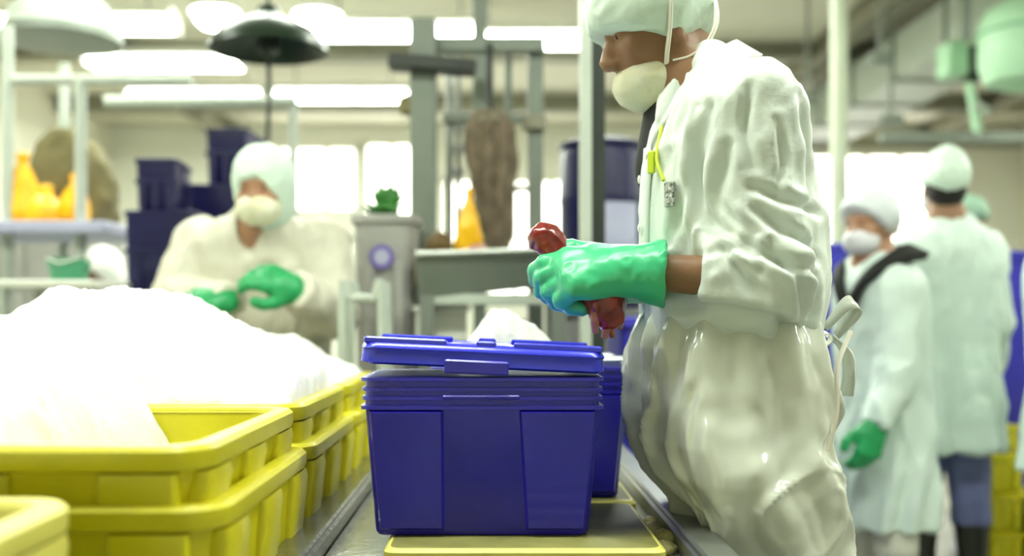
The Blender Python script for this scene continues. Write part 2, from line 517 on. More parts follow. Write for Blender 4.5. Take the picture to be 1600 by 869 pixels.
for y, xs_ in ((1.5, (-2.6, -.6, 1.4, 3.6)), (4.0, (-2.8, 4.2)), (5.2, (-1.4, .6, 4.9)), (6.9, (-3.4, -.8, .9, 6.0))):  # unseen lamps added overhead to light the workers and the back
    for x in xs_:
        o = copy_tree(lamp); o.location = (x, y, 3.42)
        tag(o, 'unseen long ceiling lamp added overhead to light the hall', 'lamp', 'added overhead lamps out of view')
def make_pendant():
    r = empty('pendant_lamp')
    MB().lathe([(.03, .26), (.06, .24), (.07, .16), (.16, .06), (.19, 0), (.185, 0), (.15, .055), (.05, .14)], cap0=True, cap1=True).build('shade', M_WHITEP, r, True)
    MB().lathe([(.02, .1), (.1, .05), (.15, 0), (.15, -.06), (.1, -.11), (.02, -.13)]).build('globe', M_LIT, r, True)
    MB().tube([(0, 0, .25), (0, 0, ZC - 3.42)], .008, 6).build('hanger_rod', M_GREYP, r)
    return r
p = make_pendant(); p.location = (-2.17, 8.0, 3.48); tag(p, 'round lit pendant lamp at the top edge left of the hanging cord', 'lamp', 'round pendant lamps')
q = copy_tree(p); q.location = (-1.37, 8.0, 3.46); tag(q, 'round lit pendant lamp at the top edge right of the hanging cord', 'lamp', 'round pendant lamps')

# ------------------------------------------------------------------ main conveyor
cv = empty('conveyor', (0, 0, 0)); tag(cv, 'wet steel roller conveyor under the blue bin with grey side rails', 'conveyor')
ZT = CAM_Z - .37          # bin stands at this height
ZR = ZT - .045            # roller tops
for s, x in ((-1, -.31), (1, .345)):
    rail = MB()
    rail.box((x, 1.6, ZT - .06), (.018, 1.5, .055), bev=.008)
    rail.box((x + s * .012, 1.6, ZT - .001), (.028, 1.5, .006), bev=.004)
    rail.build('side_rail', M_STEELW if s < 0 else M_STEEL, cv)
    for y in (.3, 1.6, 2.95):
        MB().box((x, y, (ZT - .115) / 2), (.02, .03, (ZT - .115) / 2)).build('leg', M_STEEL, cv)
roller_me = None
for i in range(28):
    y = .18 + i * .105
    if roller_me is None:
        r = MB().tube([(-.285, 0, 0), (.32, 0, 0)], .022, 12).build('roller', M_STEEL, cv, True); roller_me = r.data
    else:
        r = bpy.data.objects.new('roller', roller_me); COL.objects.link(r); r.parent = cv
    r.location = (0, y, ZR - .022)

MB().box((-.238, 1.6, ZR + .004), (.052, 1.48, .003), bev=.001).build('deck_plate', M_STEELW, cv)
MB().box((.314, 1.6, ZR + .004), (.012, 1.48, .003), bev=.001).build('deck_plate', M_STEELW, cv)
# pale yellow lids lying on the rollers under the bin
def slab(x0, x1, y0, y1, label):
    r = empty('crate_lid', ((x0 + x1) / 2, (y0 + y1) / 2, ZR))
    w, l = (x1 - x0) / 2, (y1 - y0) / 2
    b = MB(); b.loft([[(x, y, z) for x, y in rrect(w - i, l - i, .02)] for i, z in ((.006, 0), (0, .006), (0, .038), (.006, .044))])
    b.build('lid_body', M_YELP, r, True)
    MB().loft([[(x, y, z) for x, y in rrect(w - .009 - i, l - .009 - i, .02)] for i, z in ((0, .0435), (.002, .0447))]).build('shaded_top', M_LIDSHADE, r, True)  # shade on the lid's top painted as an olive layer
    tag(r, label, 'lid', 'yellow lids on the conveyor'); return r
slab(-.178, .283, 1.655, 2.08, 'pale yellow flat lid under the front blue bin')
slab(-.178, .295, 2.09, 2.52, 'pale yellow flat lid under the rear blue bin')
for i in range(5):   # wet scraps along the right rail
    x, y, sz = [(.302, 1.97, .019), (.312, 1.87, .024), (.300, 1.80, .020), (.315, 2.06, .014), (.298, 1.72, .012)][i]
    S = SDF().ell((0, 0, 0), (sz, sz * 1.2, sz * .75)).ell((sz * .7, sz * .4, -sz * .1), (sz * .7, sz * .6, sz * .6), k=.006)
    o = sdf_obj('food_scrap', S, .004, M_SCRAP, None, lambda V: (fbm(V * 120, 3) - .5) * .008)
    o.location = (x, y, ZR + sz * .5 + .002)
    tag(o, ['pale wet scrap on the rollers, mid one beside the rear bin', 'largest pale wet scrap lying beside the blue bin', 'pale wet scrap by the front right foot of the blue bin', 'farthest small pale scrap by the right rail', 'smallest nearest pale scrap by the right rail'][i], 'scrap', 'wet scraps beside the bin')

# ------------------------------------------------------------------ tubs and bins
def tub_levels(levels, n=5):
    """levels: half w, half l, corner radius, z"""
    return [[(x, y, z) for x, y in rrect(w, l, r, n)] for w, l, r, z in levels]

def blue_bin(loc, W=.205, L=.15, H=.272, name='storage_bin', detail=True):
    r = empty(name, loc)
    bw, bl = W - .021, L - .018
    MB().loft(tub_levels([(bw - .004, bl - .004, .018, 0), (bw, bl, .02, .006), (W - .004, L - .004, .022, H - .05), (W - .004, L - .004, .022, H - .004),
                          (W - .014, L - .014, .018, H - .004), (bw - .008, bl - .008, .016, .012)]), True, True).build('bin_body', M_BLUE, r, True, 40)
    for z, e in ((H - .004, .006), (H - .021, .004), (H - .036, .004), (H - .052, .006)):
        MB().loft(tub_levels([(W - .006, L - .006, .022, z - .004), (W + e - .003, L + e - .003, .024, z - .003), (W + e - .003, L + e - .003, .024, z + .003), (W - .006, L - .006, .022, z + .004)]), True, True).build('rim_rib', M_BLUE, r, True, 50)
    # raised wall panels either side of the recessed middle, front and back; end panels
    H2 = H - .056
    def panel(xa0, xb0, xa1, xb1, sy):
        b = MB(); y0 = bl; y1 = L - .004
        def P(x, z, o): return (x, sy * (y0 + (y1 - y0) * z / (H - .05) + o), z)
        z0, z1 = .01, H2
        inner = [P(xa0, z0, 0), P(xb0, z0, 0), P(xb1, z1, 0), P(xa1, z1, 0)]
        e = .004
        outer = [P(xa0 + e, z0 + e, .009), P(xb0 - e, z0 + e, .009), P(xb1 - e, z1 - e, .009), P(xa1 + e, z1 - e, .009)]
        if sy < 0: b.loft([inner, outer], False, True)
        else: b.loft([inner[::-1], outer[::-1]], False, True)
        b.build('wall_panel', M_BLUE, r)
    for sy in (-1, 1):
        panel(-bw + .008, -.065, -W + .012, -.066, sy)
        panel(.075, bw - .008, .063, W - .012, sy)
        MB().box((-.002, sy * (L - .001), H - .034), (.066, .0055, .0035), bev=.002).build('handle_ledge', M_BLUE, r)
    for sx in (-1, 1):
        MB().box((sx * (W - .006), 0, H - .09), (.008, .055, .026), bev=.006).build('handle', M_BLUE, r)
    return r

def bin_lid(loc, W=.207, L=.152, tilt=0.0):
    r = empty('bin_lid', loc); r.rotation_euler = (0, tilt, 0)
    MB().loft(tub_levels([(W - .006, L - .006, .024, 0), (W + .002, L + .002, .026, .004), (W, L, .026, .024), (W + .002, L + .002, .026, .028), (W - .002, L - .002, .026, .036),
                          (W - .012, L - .012, .02, .04), (W - .02, L - .02, .018, .036), (.02, .02, .01, .034)]), True, True).build('lid_shell', M_BLUEL, r, True, 40)
    for xa, xb in ((-W + .004, -.062), (-.012, .022), (.052, W - .004)):
        for y in (-L + .012, L - .012):
            MB().box(((xa + xb) / 2, y, .041), ((xb - xa) / 2, .007, .006), bev=.003).build('edge_ridge', M_BLUEL, r)
    MB().box((-.01, -L - .002, .002), (.055, .004, .012), bev=.003).build('latch', M_BLUE, r)
    return r

bin1 = blue_bin((-.018, 1.885, ZT + .001)); tag(bin1, 'open front blue plastic bin with recessed middle panel, under the tilted lid', 'bin', 'blue bins on the conveyor')
lid = bin_lid((-.018, 1.885, ZT + .287), tilt=math.radians(2.6)); tag(lid, 'bright blue bin lid lying tilted on the front blue bin', 'lid')
bin2 = blue_bin((.078, 2.26, ZT + .001)); tag(bin2, 'rear blue plastic bin behind the front one, heaped with ice', 'bin', 'blue bins on the conveyor')

# clear film draped over the rim of the rear bin
def film():
    n, m = 26, 12; V = []; F = []
    for j in range(m):
        t = j / (m - 1)
        for i in range(n):
            s = i / (n - 1)
            y = -.14 + .29 * s
            ripple = .006 * math.sin(s * 21 + 2 * t) + .004 * math.sin(s * 47)
            if t < .3: x = .15 + .05 * t / .3 + 0; z = .283 + .008 * math.sin(s * 9) + .004 * t
            else:
                q = (t - .3) / .7
                x = .218 + ripple * q + .004; z = .285 - .10 * q - .02 * math.sin(s * 7 + 1) * q
            V.append((x, y + .004 * math.sin(9 * t), z))
    for j in range(m - 1):
        for i in range(n - 1):
            F.append((j * n + i, j * n + i + 1, (j + 1) * n + i + 1, (j + 1) * n + i))
    o = link_mesh('plastic_film', V, F, M_FILM, None, True)
    sm = o.modifiers.new('thickness', 'SOLIDIFY'); sm.thickness = .0012
    o.location = (.078, 2.26, ZT + .001)
    return o
tag(film(), 'clear plastic film draped over the right rim of the rear blue bin', 'film')

# tall blue tub standing right of the conveyor behind the tall worker
def tall_tub(loc, W, L, H, m, label, group=None, rz=0, name='tall_tub', cat='tub'):
    r = empty(name, loc, rz)
    MB().loft(tub_levels([(W - .03, L - .03, .05, 0), (W - .02, L - .02, .06, .012), (W, L, .06, H - .03), (W, L, .06, H - .005), (W - .018, L - .018, .05, H - .005), (W - .04, L - .04, .05, .03)]), True, True).build('tub_body', m, r, True, 40)
    MB().loft(tub_levels([(W - .004, L - .004, .06, H - .035), (W + .014, L + .014, .065, H - .03), (W + .014, L + .014, .065, H - .004), (W, L, .06, H), (W - .016, L - .016, .05, H - .002)]), False, False).build('rim', m, r, True, 40)
    for sx in (-1, 1):
        MB().box((sx * (W * .5), -L - .002, H * .5), (.02, .01, H * .38), bev=.006).build('wall_rib', m, r)
    tag(r, label, cat, group); return r
tall_tub((.605, 3.46, 0), .2, .24, 1.09, M_BLUEB, 'tall bright blue tub at the conveyor end, half behind the white coated worker', 'tall blue tubs')
tall_tub((1.62, 4.75, 0), .17, .2, 1.42, M_BLUEB, 'tall blue tub seen between the tall worker and the thin pale column', 'tall blue tubs')
tall_tub((2.44, 4.95, 0), .17, .2, 1.40, M_BLUEB, 'tall blue tub right of the worker seen from behind, under the frame edge', 'tall blue tubs')

# ------------------------------------------------------------------ yellow crates
CW, CL, CH = .4, .30, .26
def yellow_crate(loc, W=CW, L=CL, H=CH, m=M_YEL, inset=.045):
    r = empty('fish_crate', loc)
    i = inset
    MB().loft(tub_levels([(W - i - .012, L - i - .012, .04, 0), (W - i, L - i, .05, .012), (W - .012, L - .012, .055, H - .02), (W - .012, L - .012, .055, H - .004),
                          (W - .034, L - .034, .045, H - .004), (W - i - .025, L - i - .025, .04, .022)], 6), True, True).build('crate_body', m, r, True, 40)
    MB().loft(tub_levels([(W - .014, L - .014, .055, H - .034), (W - .002, L - .002, .06, H - .03), (W, L, .06, H - .024), (W, L, .06, H - .006), (W - .006, L - .006, .056, H), (W - .03, L - .03, .045, H), (W - .036, L - .036, .042, H - .008)], 6), False, False).build('rim', m, r, True, 40)
    tz = (H - .034)
    def pad(x, y, wx, wy, nx, ny):
        # vertical stiffening pad on a wall that leans in towards the bottom
        b = MB(); rings = []
        for t, e in ((0, .2), (.04, 1), (.94, 1), (1, .6)):
            z = .015 + (tz - .015) * t; ins = i * (1 - z / H) + .010
            ox = x - nx * ins; oy = y - ny * ins
            d = .012 * e
            ring = rrect(wx if not nx else d + .004, wy if not ny else d + .004, .008, 2)
            rings.append([(ox + px, oy + py, z) for px, py in ring])
        b.loft(rings).build('wall_pad', m, r, True, 45)
    for s in (-1, 1):
        for x in (-W * .62, -W * .18, W * .3, W * .78):
            pad(x, s * L, .05 if abs(x) > .2 else .035, 0, 0, s)
        for y in (-L * .7, 0, L * .7):
            pad(s * W, y, 0, .055, s, 0)
    return r
RIM = CAM_Z - .156
cx = -.75
crates = []
TABZ = .56
for k, (y0, rim, xs, lu, ll) in enumerate([
        (1.25, RIM, 0, 'upper yellow fish crate in front, half filled with ice, its empty corner showing', 'lower yellow fish crate nested under the front half filled one'),
        (1.87, RIM, 0, 'upper yellow fish crate holding the highest ice heap', 'lower yellow fish crate nested under the crate with the highest heap'),
        (2.49, RIM, 0, 'upper yellow fish crate at the far end next to the blue lid', 'lower yellow fish crate at the far end of the row'),
]):
    c = yellow_crate((cx + xs, y0 + CL, rim - CH)); tag(c, lu, 'crate', 'upper row of yellow crates')
    b = yellow_crate((cx + xs, y0 + CL, rim - .072 - CH - .03), W=CW + .022, L=CL + .008, H=CH + .03, inset=.03); tag(b, ll, 'crate', 'lower row of yellow crates')
nc = yellow_crate((-.86, .86, CAM_Z - .2 - CH), W=.4, L=.30, m=M_YELP); tag(nc, 'pale yellow fish crate nearest the camera, blurred in the bottom left corner', 'crate')
# filled with ice up to the brim
tb = empty('steel_table', (0, 0, 0)); tag(tb, 'low steel table carrying the yellow fish crates', 'table')
ztab = RIM - .072 - CH - .03
MB().box((-.83, 1.74, ztab - .02), (.47, 1.38, .02), bev=.008).build('table_top', M_STEEL, tb)
for x in (-1.26, -.42):
    for y in (.45, 1.75, 3.0):
        MB().tube([(x, y, 0), (x, y, ztab - .04)], .022, 10).build('leg', M_STEEL, tb, True)
    MB().tube([(x, .45, .15), (x, 3.0, .15)], .015, 8).build('stretcher', M_STEEL, tb, True)

# near crate stands on a riser so that it meets the table
rs = empty('plastic_pallet', (-.86, .86, ztab)); tag(rs, 'yellow plastic pallet under the nearest crate', 'pallet')
hp = CAM_Z - .2 - CH - ztab
MB().box((0, 0, hp - .012), (.36, .26, .012), bev=.004).build('deck', M_YELP, rs)
for x in (-.3, 0, .3):
    MB().box((x, 0, (hp - .024) / 2), (.04, .25, (hp - .024) / 2)).build('foot', M_YELP, rs)

# ------------------------------------------------------------------ ice heaps (granular stuff)
def heap(name, x0, x1, y0, y1, zb, hfun, label, res=.0075, grain=.007, seed=1):
    nx = int((x1 - x0) / res) + 1; ny = int((y1 - y0) / res) + 1
    xs = np.linspace(x0, x1, nx); ys = np.linspace(y0, y1, ny)
    XX, YY = np.meshgrid(xs, ys, indexing='ij')
    Z = hfun(XX, YY)
    P = np.stack([XX, YY, XX * 0], -1)
    Z = Z + (fbm(P * 9, seed) - .5) * .05 + (vnoise(P * 55, seed + 9) - .5) * grain * 1.5 + (vnoise(P * 120, seed + 5) - .5) * grain
    Z = np.maximum(Z, zb + .001)
    jx = (vnoise(P * 90, seed + 21) - .5) * res * .9; jy = (vnoise(P * 90, seed + 22) - .5) * res * .9
    XX = XX + jx; YY = YY + jy
    V = np.stack([XX, YY, Z], -1).reshape(-1, 3)
    idx = np.arange(nx * ny).reshape(nx, ny)
    F = np.stack([idx[:-1, :-1], idx[1:, :-1], idx[1:, 1:], idx[:-1, 1:]], -1).reshape(-1, 4)
    border = np.concatenate([idx[:, 0], idx[-1, 1:], idx[-2::-1, -1], idx[0, -2:0:-1]])
    Vb = V[border].copy(); Vb[:, 2] = zb
    n0 = len(V); V = np.concatenate([V, Vb]); nb = len(border)
    side = [(border[i], n0 + i, n0 + (i + 1) % nb, border[(i + 1) % nb]) for i in range(nb)]
    faces = [tuple(f) for f in F] + side + [tuple(n0 + i for i in range(nb - 1, -1, -1))]
    o = link_mesh(name, V, faces, M_ICE, None, True)
    return tag(o, label, 'ice', None, 'stuff')
zin = RIM - CH + .025
def hA(X, Y):
    t = np.clip((-X - .50 + .10 * (Y - 1.5)) / .16, 0, 1); t = t * t * (3 - 2 * t)
    top = RIM + .055 + .10 * np.clip((-X - .62) / .3, 0, 1) - .45 * np.clip(np.abs(Y - 1.6) - .13, 0, 1)
    return zin + (top - zin) * t
heap('ice_heap', cx - CW + .045, cx + CW - .06, 1.25 + .045, 1.85 - .045, zin, hA, 'white crushed ice piled in the left part of the front yellow crate', seed=2)
def hB(X, Y):
    prof = np.interp(X, [-1.15, -1.02, -.9, -.80, -.72, -.63, -.50, -.43, -.36], [-.04, .0, .045, .06, .055, .03, -.035, -.085, -.125])
    edge = np.clip(np.minimum(Y - 1.89, 2.45 - Y) / .19, 0, 1)
    edge = np.sin(edge * math.pi / 2)
    return RIM - .01 + (CAM_Z + prof - RIM + .01) * edge
heap('ice_heap', cx - CW + .03, cx + CW - .03, 1.87 + .03, 2.47 - .03, RIM - .1, hB, 'highest heap of white crushed ice, in the middle yellow crate', seed=3)
def hC(X, Y):
    prof = np.interp(X, [-1.15, -.95, -.8, -.6, -.48, -.40, -.35], [-.03, 0, .0, -.05, -.09, -.125, -.16])
    edge = np.clip(np.minimum(Y - 2.5, 3.08 - Y) / .2, 0, 1); edge = np.sin(edge * math.pi / 2)
    return RIM - .02 + (CAM_Z + prof - RIM + .02) * edge
heap('ice_heap', cx - CW + .03, cx + CW - .03, 2.49 + .03, 3.09 - .03, RIM - .1, hC, 'white crushed ice in the farthest yellow crate before the masked worker', seed=4)
def hN(X, Y):
    return CAM_Z - .2 - .03 + 0 * X
heap('ice_heap', -1.20, -.53, .62, 1.10, CAM_Z - .2 - .1, hN, 'level crushed ice in the nearest pale yellow crate', seed=6, res=.012)
def hD(X, Y):
    return ZT + .272 - .02 + .118 * np.exp(-((X - (.0)) / .075) ** 2 - ((Y - 2.24) / .09) ** 2) + .075 * np.exp(-((X - .085) / .08) ** 2 - ((Y - 2.27) / .09) ** 2)
heap('ice_heap', -.095, .25, 2.14, 2.38, ZT + .18, hD, 'peaked heap of white ice in the rear blue bin', seed=8, res=.006)
def hE(X, Y): return ZT + .19 + 0 * X
heap('ice_heap', -.195, .155, 1.77, 2.0, ZT + .15, hE, 'crushed ice inside the front blue bin under its lid', seed=9, res=.012)

# ------------------------------------------------------------------ people
def unit(v): v = np.asarray(v, float); return v / np.linalg.norm(v)
def perp(d, n):
    d = unit(d); n = np.asarray(n, float); n = n - d * (n @ d); return unit(n)

def hand_prims(S, wrist, d, n, side, s=1.0, rad=1.0, curl=((25, 35, 20),) * 4, thumb=(.55, .75, -.25), tbend=25, k=.010):
    """wrist point, finger direction d, back-of-hand normal n, side = thumb side sign for t = d x n"""
    d = unit(d); n = perp(d, n); t = np.cross(d, n) * side; w = np.asarray(wrist, float)
    kn = [(.090, .030), (.094, .010), (.090, -.011), (.082, -.031)]
    ln = [(.042, .026, .021), (.047, .030, .022), (.044, .028, .021), (.034, .021, .019)]
    for (a, o), l, c in zip(kn, ln, curl):
        p = w + d * a * s + t * o * s
        S.cone(w + t * o * .55 * s + d * .005, p, .0165 * rad * s, .0125 * rad * s, k=.014)
        th = 0
        for j in range(3):
            th += math.radians(c[j])
            q = p + (d * math.cos(th) - n * math.sin(th) + t * o * .6) * l[j] * s
            S.cone(p, q, (.0105 - .001 * j) * rad * s, (.0096 - .001 * j) * rad * s, k=.004)
            p = q
    S.ell(w + d * .048 * s - n * .004 * s, (.048 * s, .040 * s * (1 + (rad - 1) * .3), .0155 * rad * s), np.stack([d, t, n], 1), k=.012)
    b = w + d * .022 * s + t * .026 * s - n * .008 * s
    td = unit(d * thumb[0] + t * thumb[1] + n * thumb[2])
    p = b + td * .042 * s; S.cone(b, p, .017 * rad * s, .0125 * rad * s, k=.014)
    ax = np.cross(td, d); ax = unit(ax) if np.linalg.norm(ax) > 1e-3 else n
    for L in (.031, .026):
        a = math.radians(tbend); td = td * math.cos(a) + np.cross(ax, td) * math.sin(a) + ax * (ax @ td) * (1 - math.cos(a))
        q = p + td * L * s; S.cone(p, q, .0118 * rad * s, .0098 * rad * s, k=.004); p = q

def head_frame(f, up):
    f = unit(f); u = perp(f, up); l = np.cross(u, f)
    return np.stack([f, l, u], 1)      # columns: forward, left, up

def head_prims(S, C, R, s=1.0):
    def P(x, y, z): return C + R @ (np.array([x, y, z]) * s)
    def E(c, r, k=.02, op='u'): S.ell(P(*c), np.array(r) * s, R, k, op)
    E((-.012, 0, .032), (.099, .077, .090)); E((.028, 0, -.035), (.068, .062, .075), .03)
    E((.040, 0, -.082), (.048, .046, .036), .025); E((.070, 0, -.102), (.022, .024, .018), .02)
    for y in (-1, 1):
        E((.074, y * .030, .020), (.020, .026, .010), .016)
        E((.060, y * .044, -.030), (.026, .022, .024), .02)
        E((.094, y * .031, .000), (.014, .017, .0105), .010, 's')
        E((.074, y * .031, -.001), (.0155, .0150, .0130), .004)
        E((-.006, y * .080, -.012), (.020, .009, .034), .006); E((-.001, y * .086, -.012), (.010, .006, .02), .006, 's')
        E((.100, y * .013, -.046), (.013, .009, .009), .006)
    S.cone(P(.088, 0, .004), P(.112, 0, -.038), .009 * s, .0135 * s, k=.012)
    E((.088, 0, -.072), (.014, .024, .007), .008); E((.086, 0, -.083), (.014, .021, .008), .007)

def fold_fn(seed, amp=.007, freq=11., stretch=(1, 1, .28), skirt_z=None, swamp=.012):
    st = np.array(stretch)
    def f(V):
        W = V + (np.stack([fbm(V * 5, seed + i, 2) for i in range(3)], 1) - .5) * .12
        a = fbm(W * freq * st, seed, 3); r = 1 - np.abs(2 * a - 1)
        b = fbm(np.stack([W[:, 0] + W[:, 2] * .7, W[:, 1], W[:, 2] - W[:, 0] * .7], 1) * freq * np.array((1.5, 1.3, .45)), seed + 7, 3)
        d = amp * (r ** 2 - .5) * 1.6 + amp * .9 * (b - .5) * 2
        if skirt_z is not None:
            t = np.clip((skirt_z - V[:, 2]) / .25, 0, 1)
            ang = np.arctan2(V[:, 1], V[:, 0])
            d = d + t * swamp * np.sin(ang * 9 + 3 * fbm(V * np.array((3, 3, 1.2)), seed + 3, 2) * 4)
        return d
    return f

def person(root, H, f=(1, 0, 0), up=(0, 0, 1), neck=None, sh=None, el=None, wr=None, hands=None, secs=None, hip_z=.9, foot=((.02, .1), (.0, -.1)),
           skin=M_SKIN, coatm=M_COAT, capm=M_CAP, cap='cap', mask=None, gloves=(None, None), trous=M_TROUSW, boot=M_BOOTW, sleeve_end=(1., 1.), step=.011,
           hs=1.0, seed=1, hair=False, vneck=True, sl=(.074, .062, .052), fold=.007, headfine=.005, hcut=None, spine_x=0.0, creases=None, cstep=None, capslope=.47, capz=.004, cuts=()):
    C = np.array(H, float); R = head_frame(f, up)
    def P(x, y, z): return C + R @ (np.array([x, y, z]) * hs)
    neck = np.array(neck, float)
    # --- body: one continuous mesh, head to feet
    B = SDF()
    head_prims(B, C, R, hs)
    B.cone(P(-.028, 0, -.04), neck, .056, .062, k=.03)
    pel = np.array([spine_x, 0, hip_z])
    B.ell((neck * .65 + pel * .35), (.10, .15, .2), k=.05); B.ell(pel + np.array([0, 0, .05]), (.095, .125, .13), k=.05)
    B.cone(neck, pel, .09, .1, k=.05)
    for i, sy in enumerate((1, -1)):
        s_, e_, w_ = (np.array(q[i], float) for q in (sh, el, wr))
        B.cone(neck - np.array([0, 0, .06]), s_, .06, .05, k=.04)
        B.cone(s_, e_, .047, .040, k=.03); B.cone(e_, w_, .041, .029, k=.015)
        hd = hands[i]
        hand_prims(B, w_, hd['d'], hd['n'], hd['side'], s=hd.get('s', 1.), rad=.85, curl=hd['curl'], thumb=hd.get('thumb', (.55, .75, -.25)))
        hip = pel + np.array([0, sy * .08, -.03]); an = np.array([foot[i][0], foot[i][1], .09]); kn = (hip + an) / 2 + np.array([.03, 0, .02])
        B.cone(hip, kn, .074, .055, k=.04); B.cone(kn, an, .054, .038, k=.03); B.cone(an - (0, 0, .04), an + np.array([.15, 0, -.055]), .036, .028, k=.02)
    zl = C[2] - .17
    sdf_obj('body', B, step, skin, root, None, (2, zl, C[2] + .16, headfine), it=1)
    # --- trousers and boots
    T = SDF()
    T.ell(pel + np.array([0, 0, .02]), (.115, .145, .12), k=.04)
    for i, sy in enumerate((1, -1)):
        hip = pel + np.array([0, sy * .08, -.03]); an = np.array([foot[i][0], foot[i][1], .09]); kn = (hip + an) / 2 + np.array([.03, 0, .02])
        T.cone(hip, kn, .085, .078, k=.03); T.cone(kn, kn * .35 + an * .65, .078, .076, k=.03, capb=True)
    sdf_obj('trousers', T, .013, trous, root, fold_fn(seed + 30, .006, 12))
    for i in range(2):
        an = np.array([foot[i][0], foot[i][1], .09]); hip = pel + np.array([0, (1, -1)[i] * .09, -.03]); kn = (hip + an) / 2 + np.array([.03, 0, .02])
        Bt = SDF().cone(an * .55 + kn * .45, an - (0, 0, .02), .074, .056, k=.03, capa=True).cone(an - (0, 0, .035), an + np.array([.16, 0, -.045]), .056, .046, k=.03).plane((0, 0, .002), (0, 0, -1))
        sdf_obj('boot', Bt, .011, boot, root)
    # --- coat with sleeves
    K = SDF()
    K.loft(secs, k=.02)
    for i in range(2):
        s_, e_, w_ = (np.array(q[i], float) for q in (sh, el, wr))
        K.cone(s_, e_, sl[0], sl[1], k=.045)
        end = e_ + (w_ - e_) * sleeve_end[i]
        K.cone(e_, end, sl[1], sl[2], k=.025, capb=True)
    for ca, cb, ra, rb in cuts: K.cone(ca, cb, ra, rb, k=.006, op='s')
    topz = max(q[0] for q in secs); hem = min(q[0] for q in secs)
    ff = fold_fn(seed, fold, 10, skirt_z=hem + (topz - hem) * .45)
    if creases: ff = crease_fn(creases, ff)
    coat = sdf_obj('coat', K, cstep or step * .85, coatm, root, ff, it=2 if not creases else 1)
    # --- cap
    Q = SDF()
    def E(c, r, k=.02, op='u'): Q.ell(P(*c), np.array(r) * hs, R, k, op)
    if cap == 'hood':
        E((-.012, 0, .02), (.118, .097, .118)); E((-.03, 0, -.06), (.09, .085, .09), .04)
        E((.115, 0, -.05), (.085, .064, .088), .015, 's')
    elif cap == 'bouffant':
        E((-.012, 0, .04), (.112, .092, .105)); E((-.075, 0, .035), (.07, .075, .075), .03); E((-.04, 0, .10), (.06, .06, .06), .04)
        n = R @ np.array([.42, 0, -1.0]); Q.plane(P(.08, 0, .022), n, .01)
    else:
        E((-.004, 0, .038), (.124, .104, .108)); E((-.09, 0, .0), (.04, .05, .055), .03)
        n = R @ np.array([capslope, 0, -1.0]); Q.plane(P(.08, 0, capz), n, .008)
    capo = sdf_obj('cap', Q, min(step * .6, .007), capm, root, fold_fn(seed + 11, .0045, 18, (1, 1, .5)))
    if hair:
        Hh = SDF(); Hh.ell(P(-.02, 0, .012), np.array((.1, .083, .1)) * hs, R); Hh.ell(P(-.05, 0, -.04), np.array((.055, .066, .06)) * hs, R, k=.03)
        Hh.plane(P(.03, 0, 0), R @ np.array([1, 0, 0]))
        sdf_obj('hair', Hh, .008, M_HAIR, root)
    # --- eyes
    for y in (-1, 1):
        MB().lathe([(.0, -.012), (.006, -.0104), (.0104, -.006), (.012, 0), (.0104, .006), (.006, .0104), (.0, .012)], n=12, cap0=False, cap1=False)
        e = MB().lathe([(.0001, -.0072), (.0042, -.006), (.0068, 0), (.0042, .006), (.0001, .0072)], n=12).build('eye', M_BLACK, root, True)
        e.location = tuple(P(.0835, y * .031, -.001)); e.scale = (.9, .9, .9)
    # --- mask
    if mask:
        Mk = SDF()
        if mask == 'chin_cup':
            Mk.ell(P(.036, 0, -.098), np.array((.072, .072, .060)) * hs, R @ np.array(Matrix.Rotation(math.radians(-12), 3, 'Y')), k=.01)
            Mk.ell(P(.080, 0, -.095), np.array((.026, .03, .028)) * hs, R, k=.03)
            Mk.plane(P(.095, 0, -.058), R @ np.array([-.12, 0, 1.0]), .010)
            mm = M_MASK
        else:
            Mk.ell(P(.056, 0, -.062), np.array((.066, .072, .058)) * hs, R, k=.01); Mk.ell(P(.1, 0, -.045), np.array((.025, .022, .022)) * hs, R, k=.02)
            Mk.plane(P(.1, 0, -.018), R @ np.array([-.1, 0, 1.0]), .008)
            Mk.plane(P(.004, 0, 0), R @ np.array([-1., 0, 0]), .006)
            mm = M_MASKW if mask == 'white' else M_MASK
        mo = sdf_obj('mask', Mk, .006 if mask != 'chin_cup' else .004, mm, root, lambda V: (fbm(V * 60, 5, 2) - .5) * .003)
        for y in (1, -1):
            if mask == 'chin_cup':
                up_ = [(.026, .068 * y, -.084), (.020, .080 * y, -.06), (.006, .089 * y, -.025), (-.006, .099 * y, .015), (-.012, .101 * y, .05), (-.02, .090 * y, .09), (-.03, .06 * y, .128), (-.035, 0, .150)]
                lo_ = [(.012, .074 * y, -.082), (-.015, .088 * y, -.086), (-.045, .096 * y, -.076), (-.075, .094 * y, -.05), (-.10, .075 * y, -.01), (-.115, .04 * y, .01)]
                for pts in (up_, lo_):
                    MB().tube(spline([tuple(P(*q)) for q in pts], 5), .0030, 7).build('strap', M_STRAP, mo, True)
                    MB().tube(spline([tuple(P(q[0] + .004, q[1] + .002 * y, q[2] + .002)) for q in pts], 5), .0022, 7).build('strap', M_STRAP, mo, True)
            else:
                MB().tube(spline([tuple(P(*q)) for q in ((.01, .072 * y, -.035), (-.01, .082 * y, -.01), (-.02, .092 * y, .02))], 4), .003, 6).build('strap', M_STRAP, mo, True)
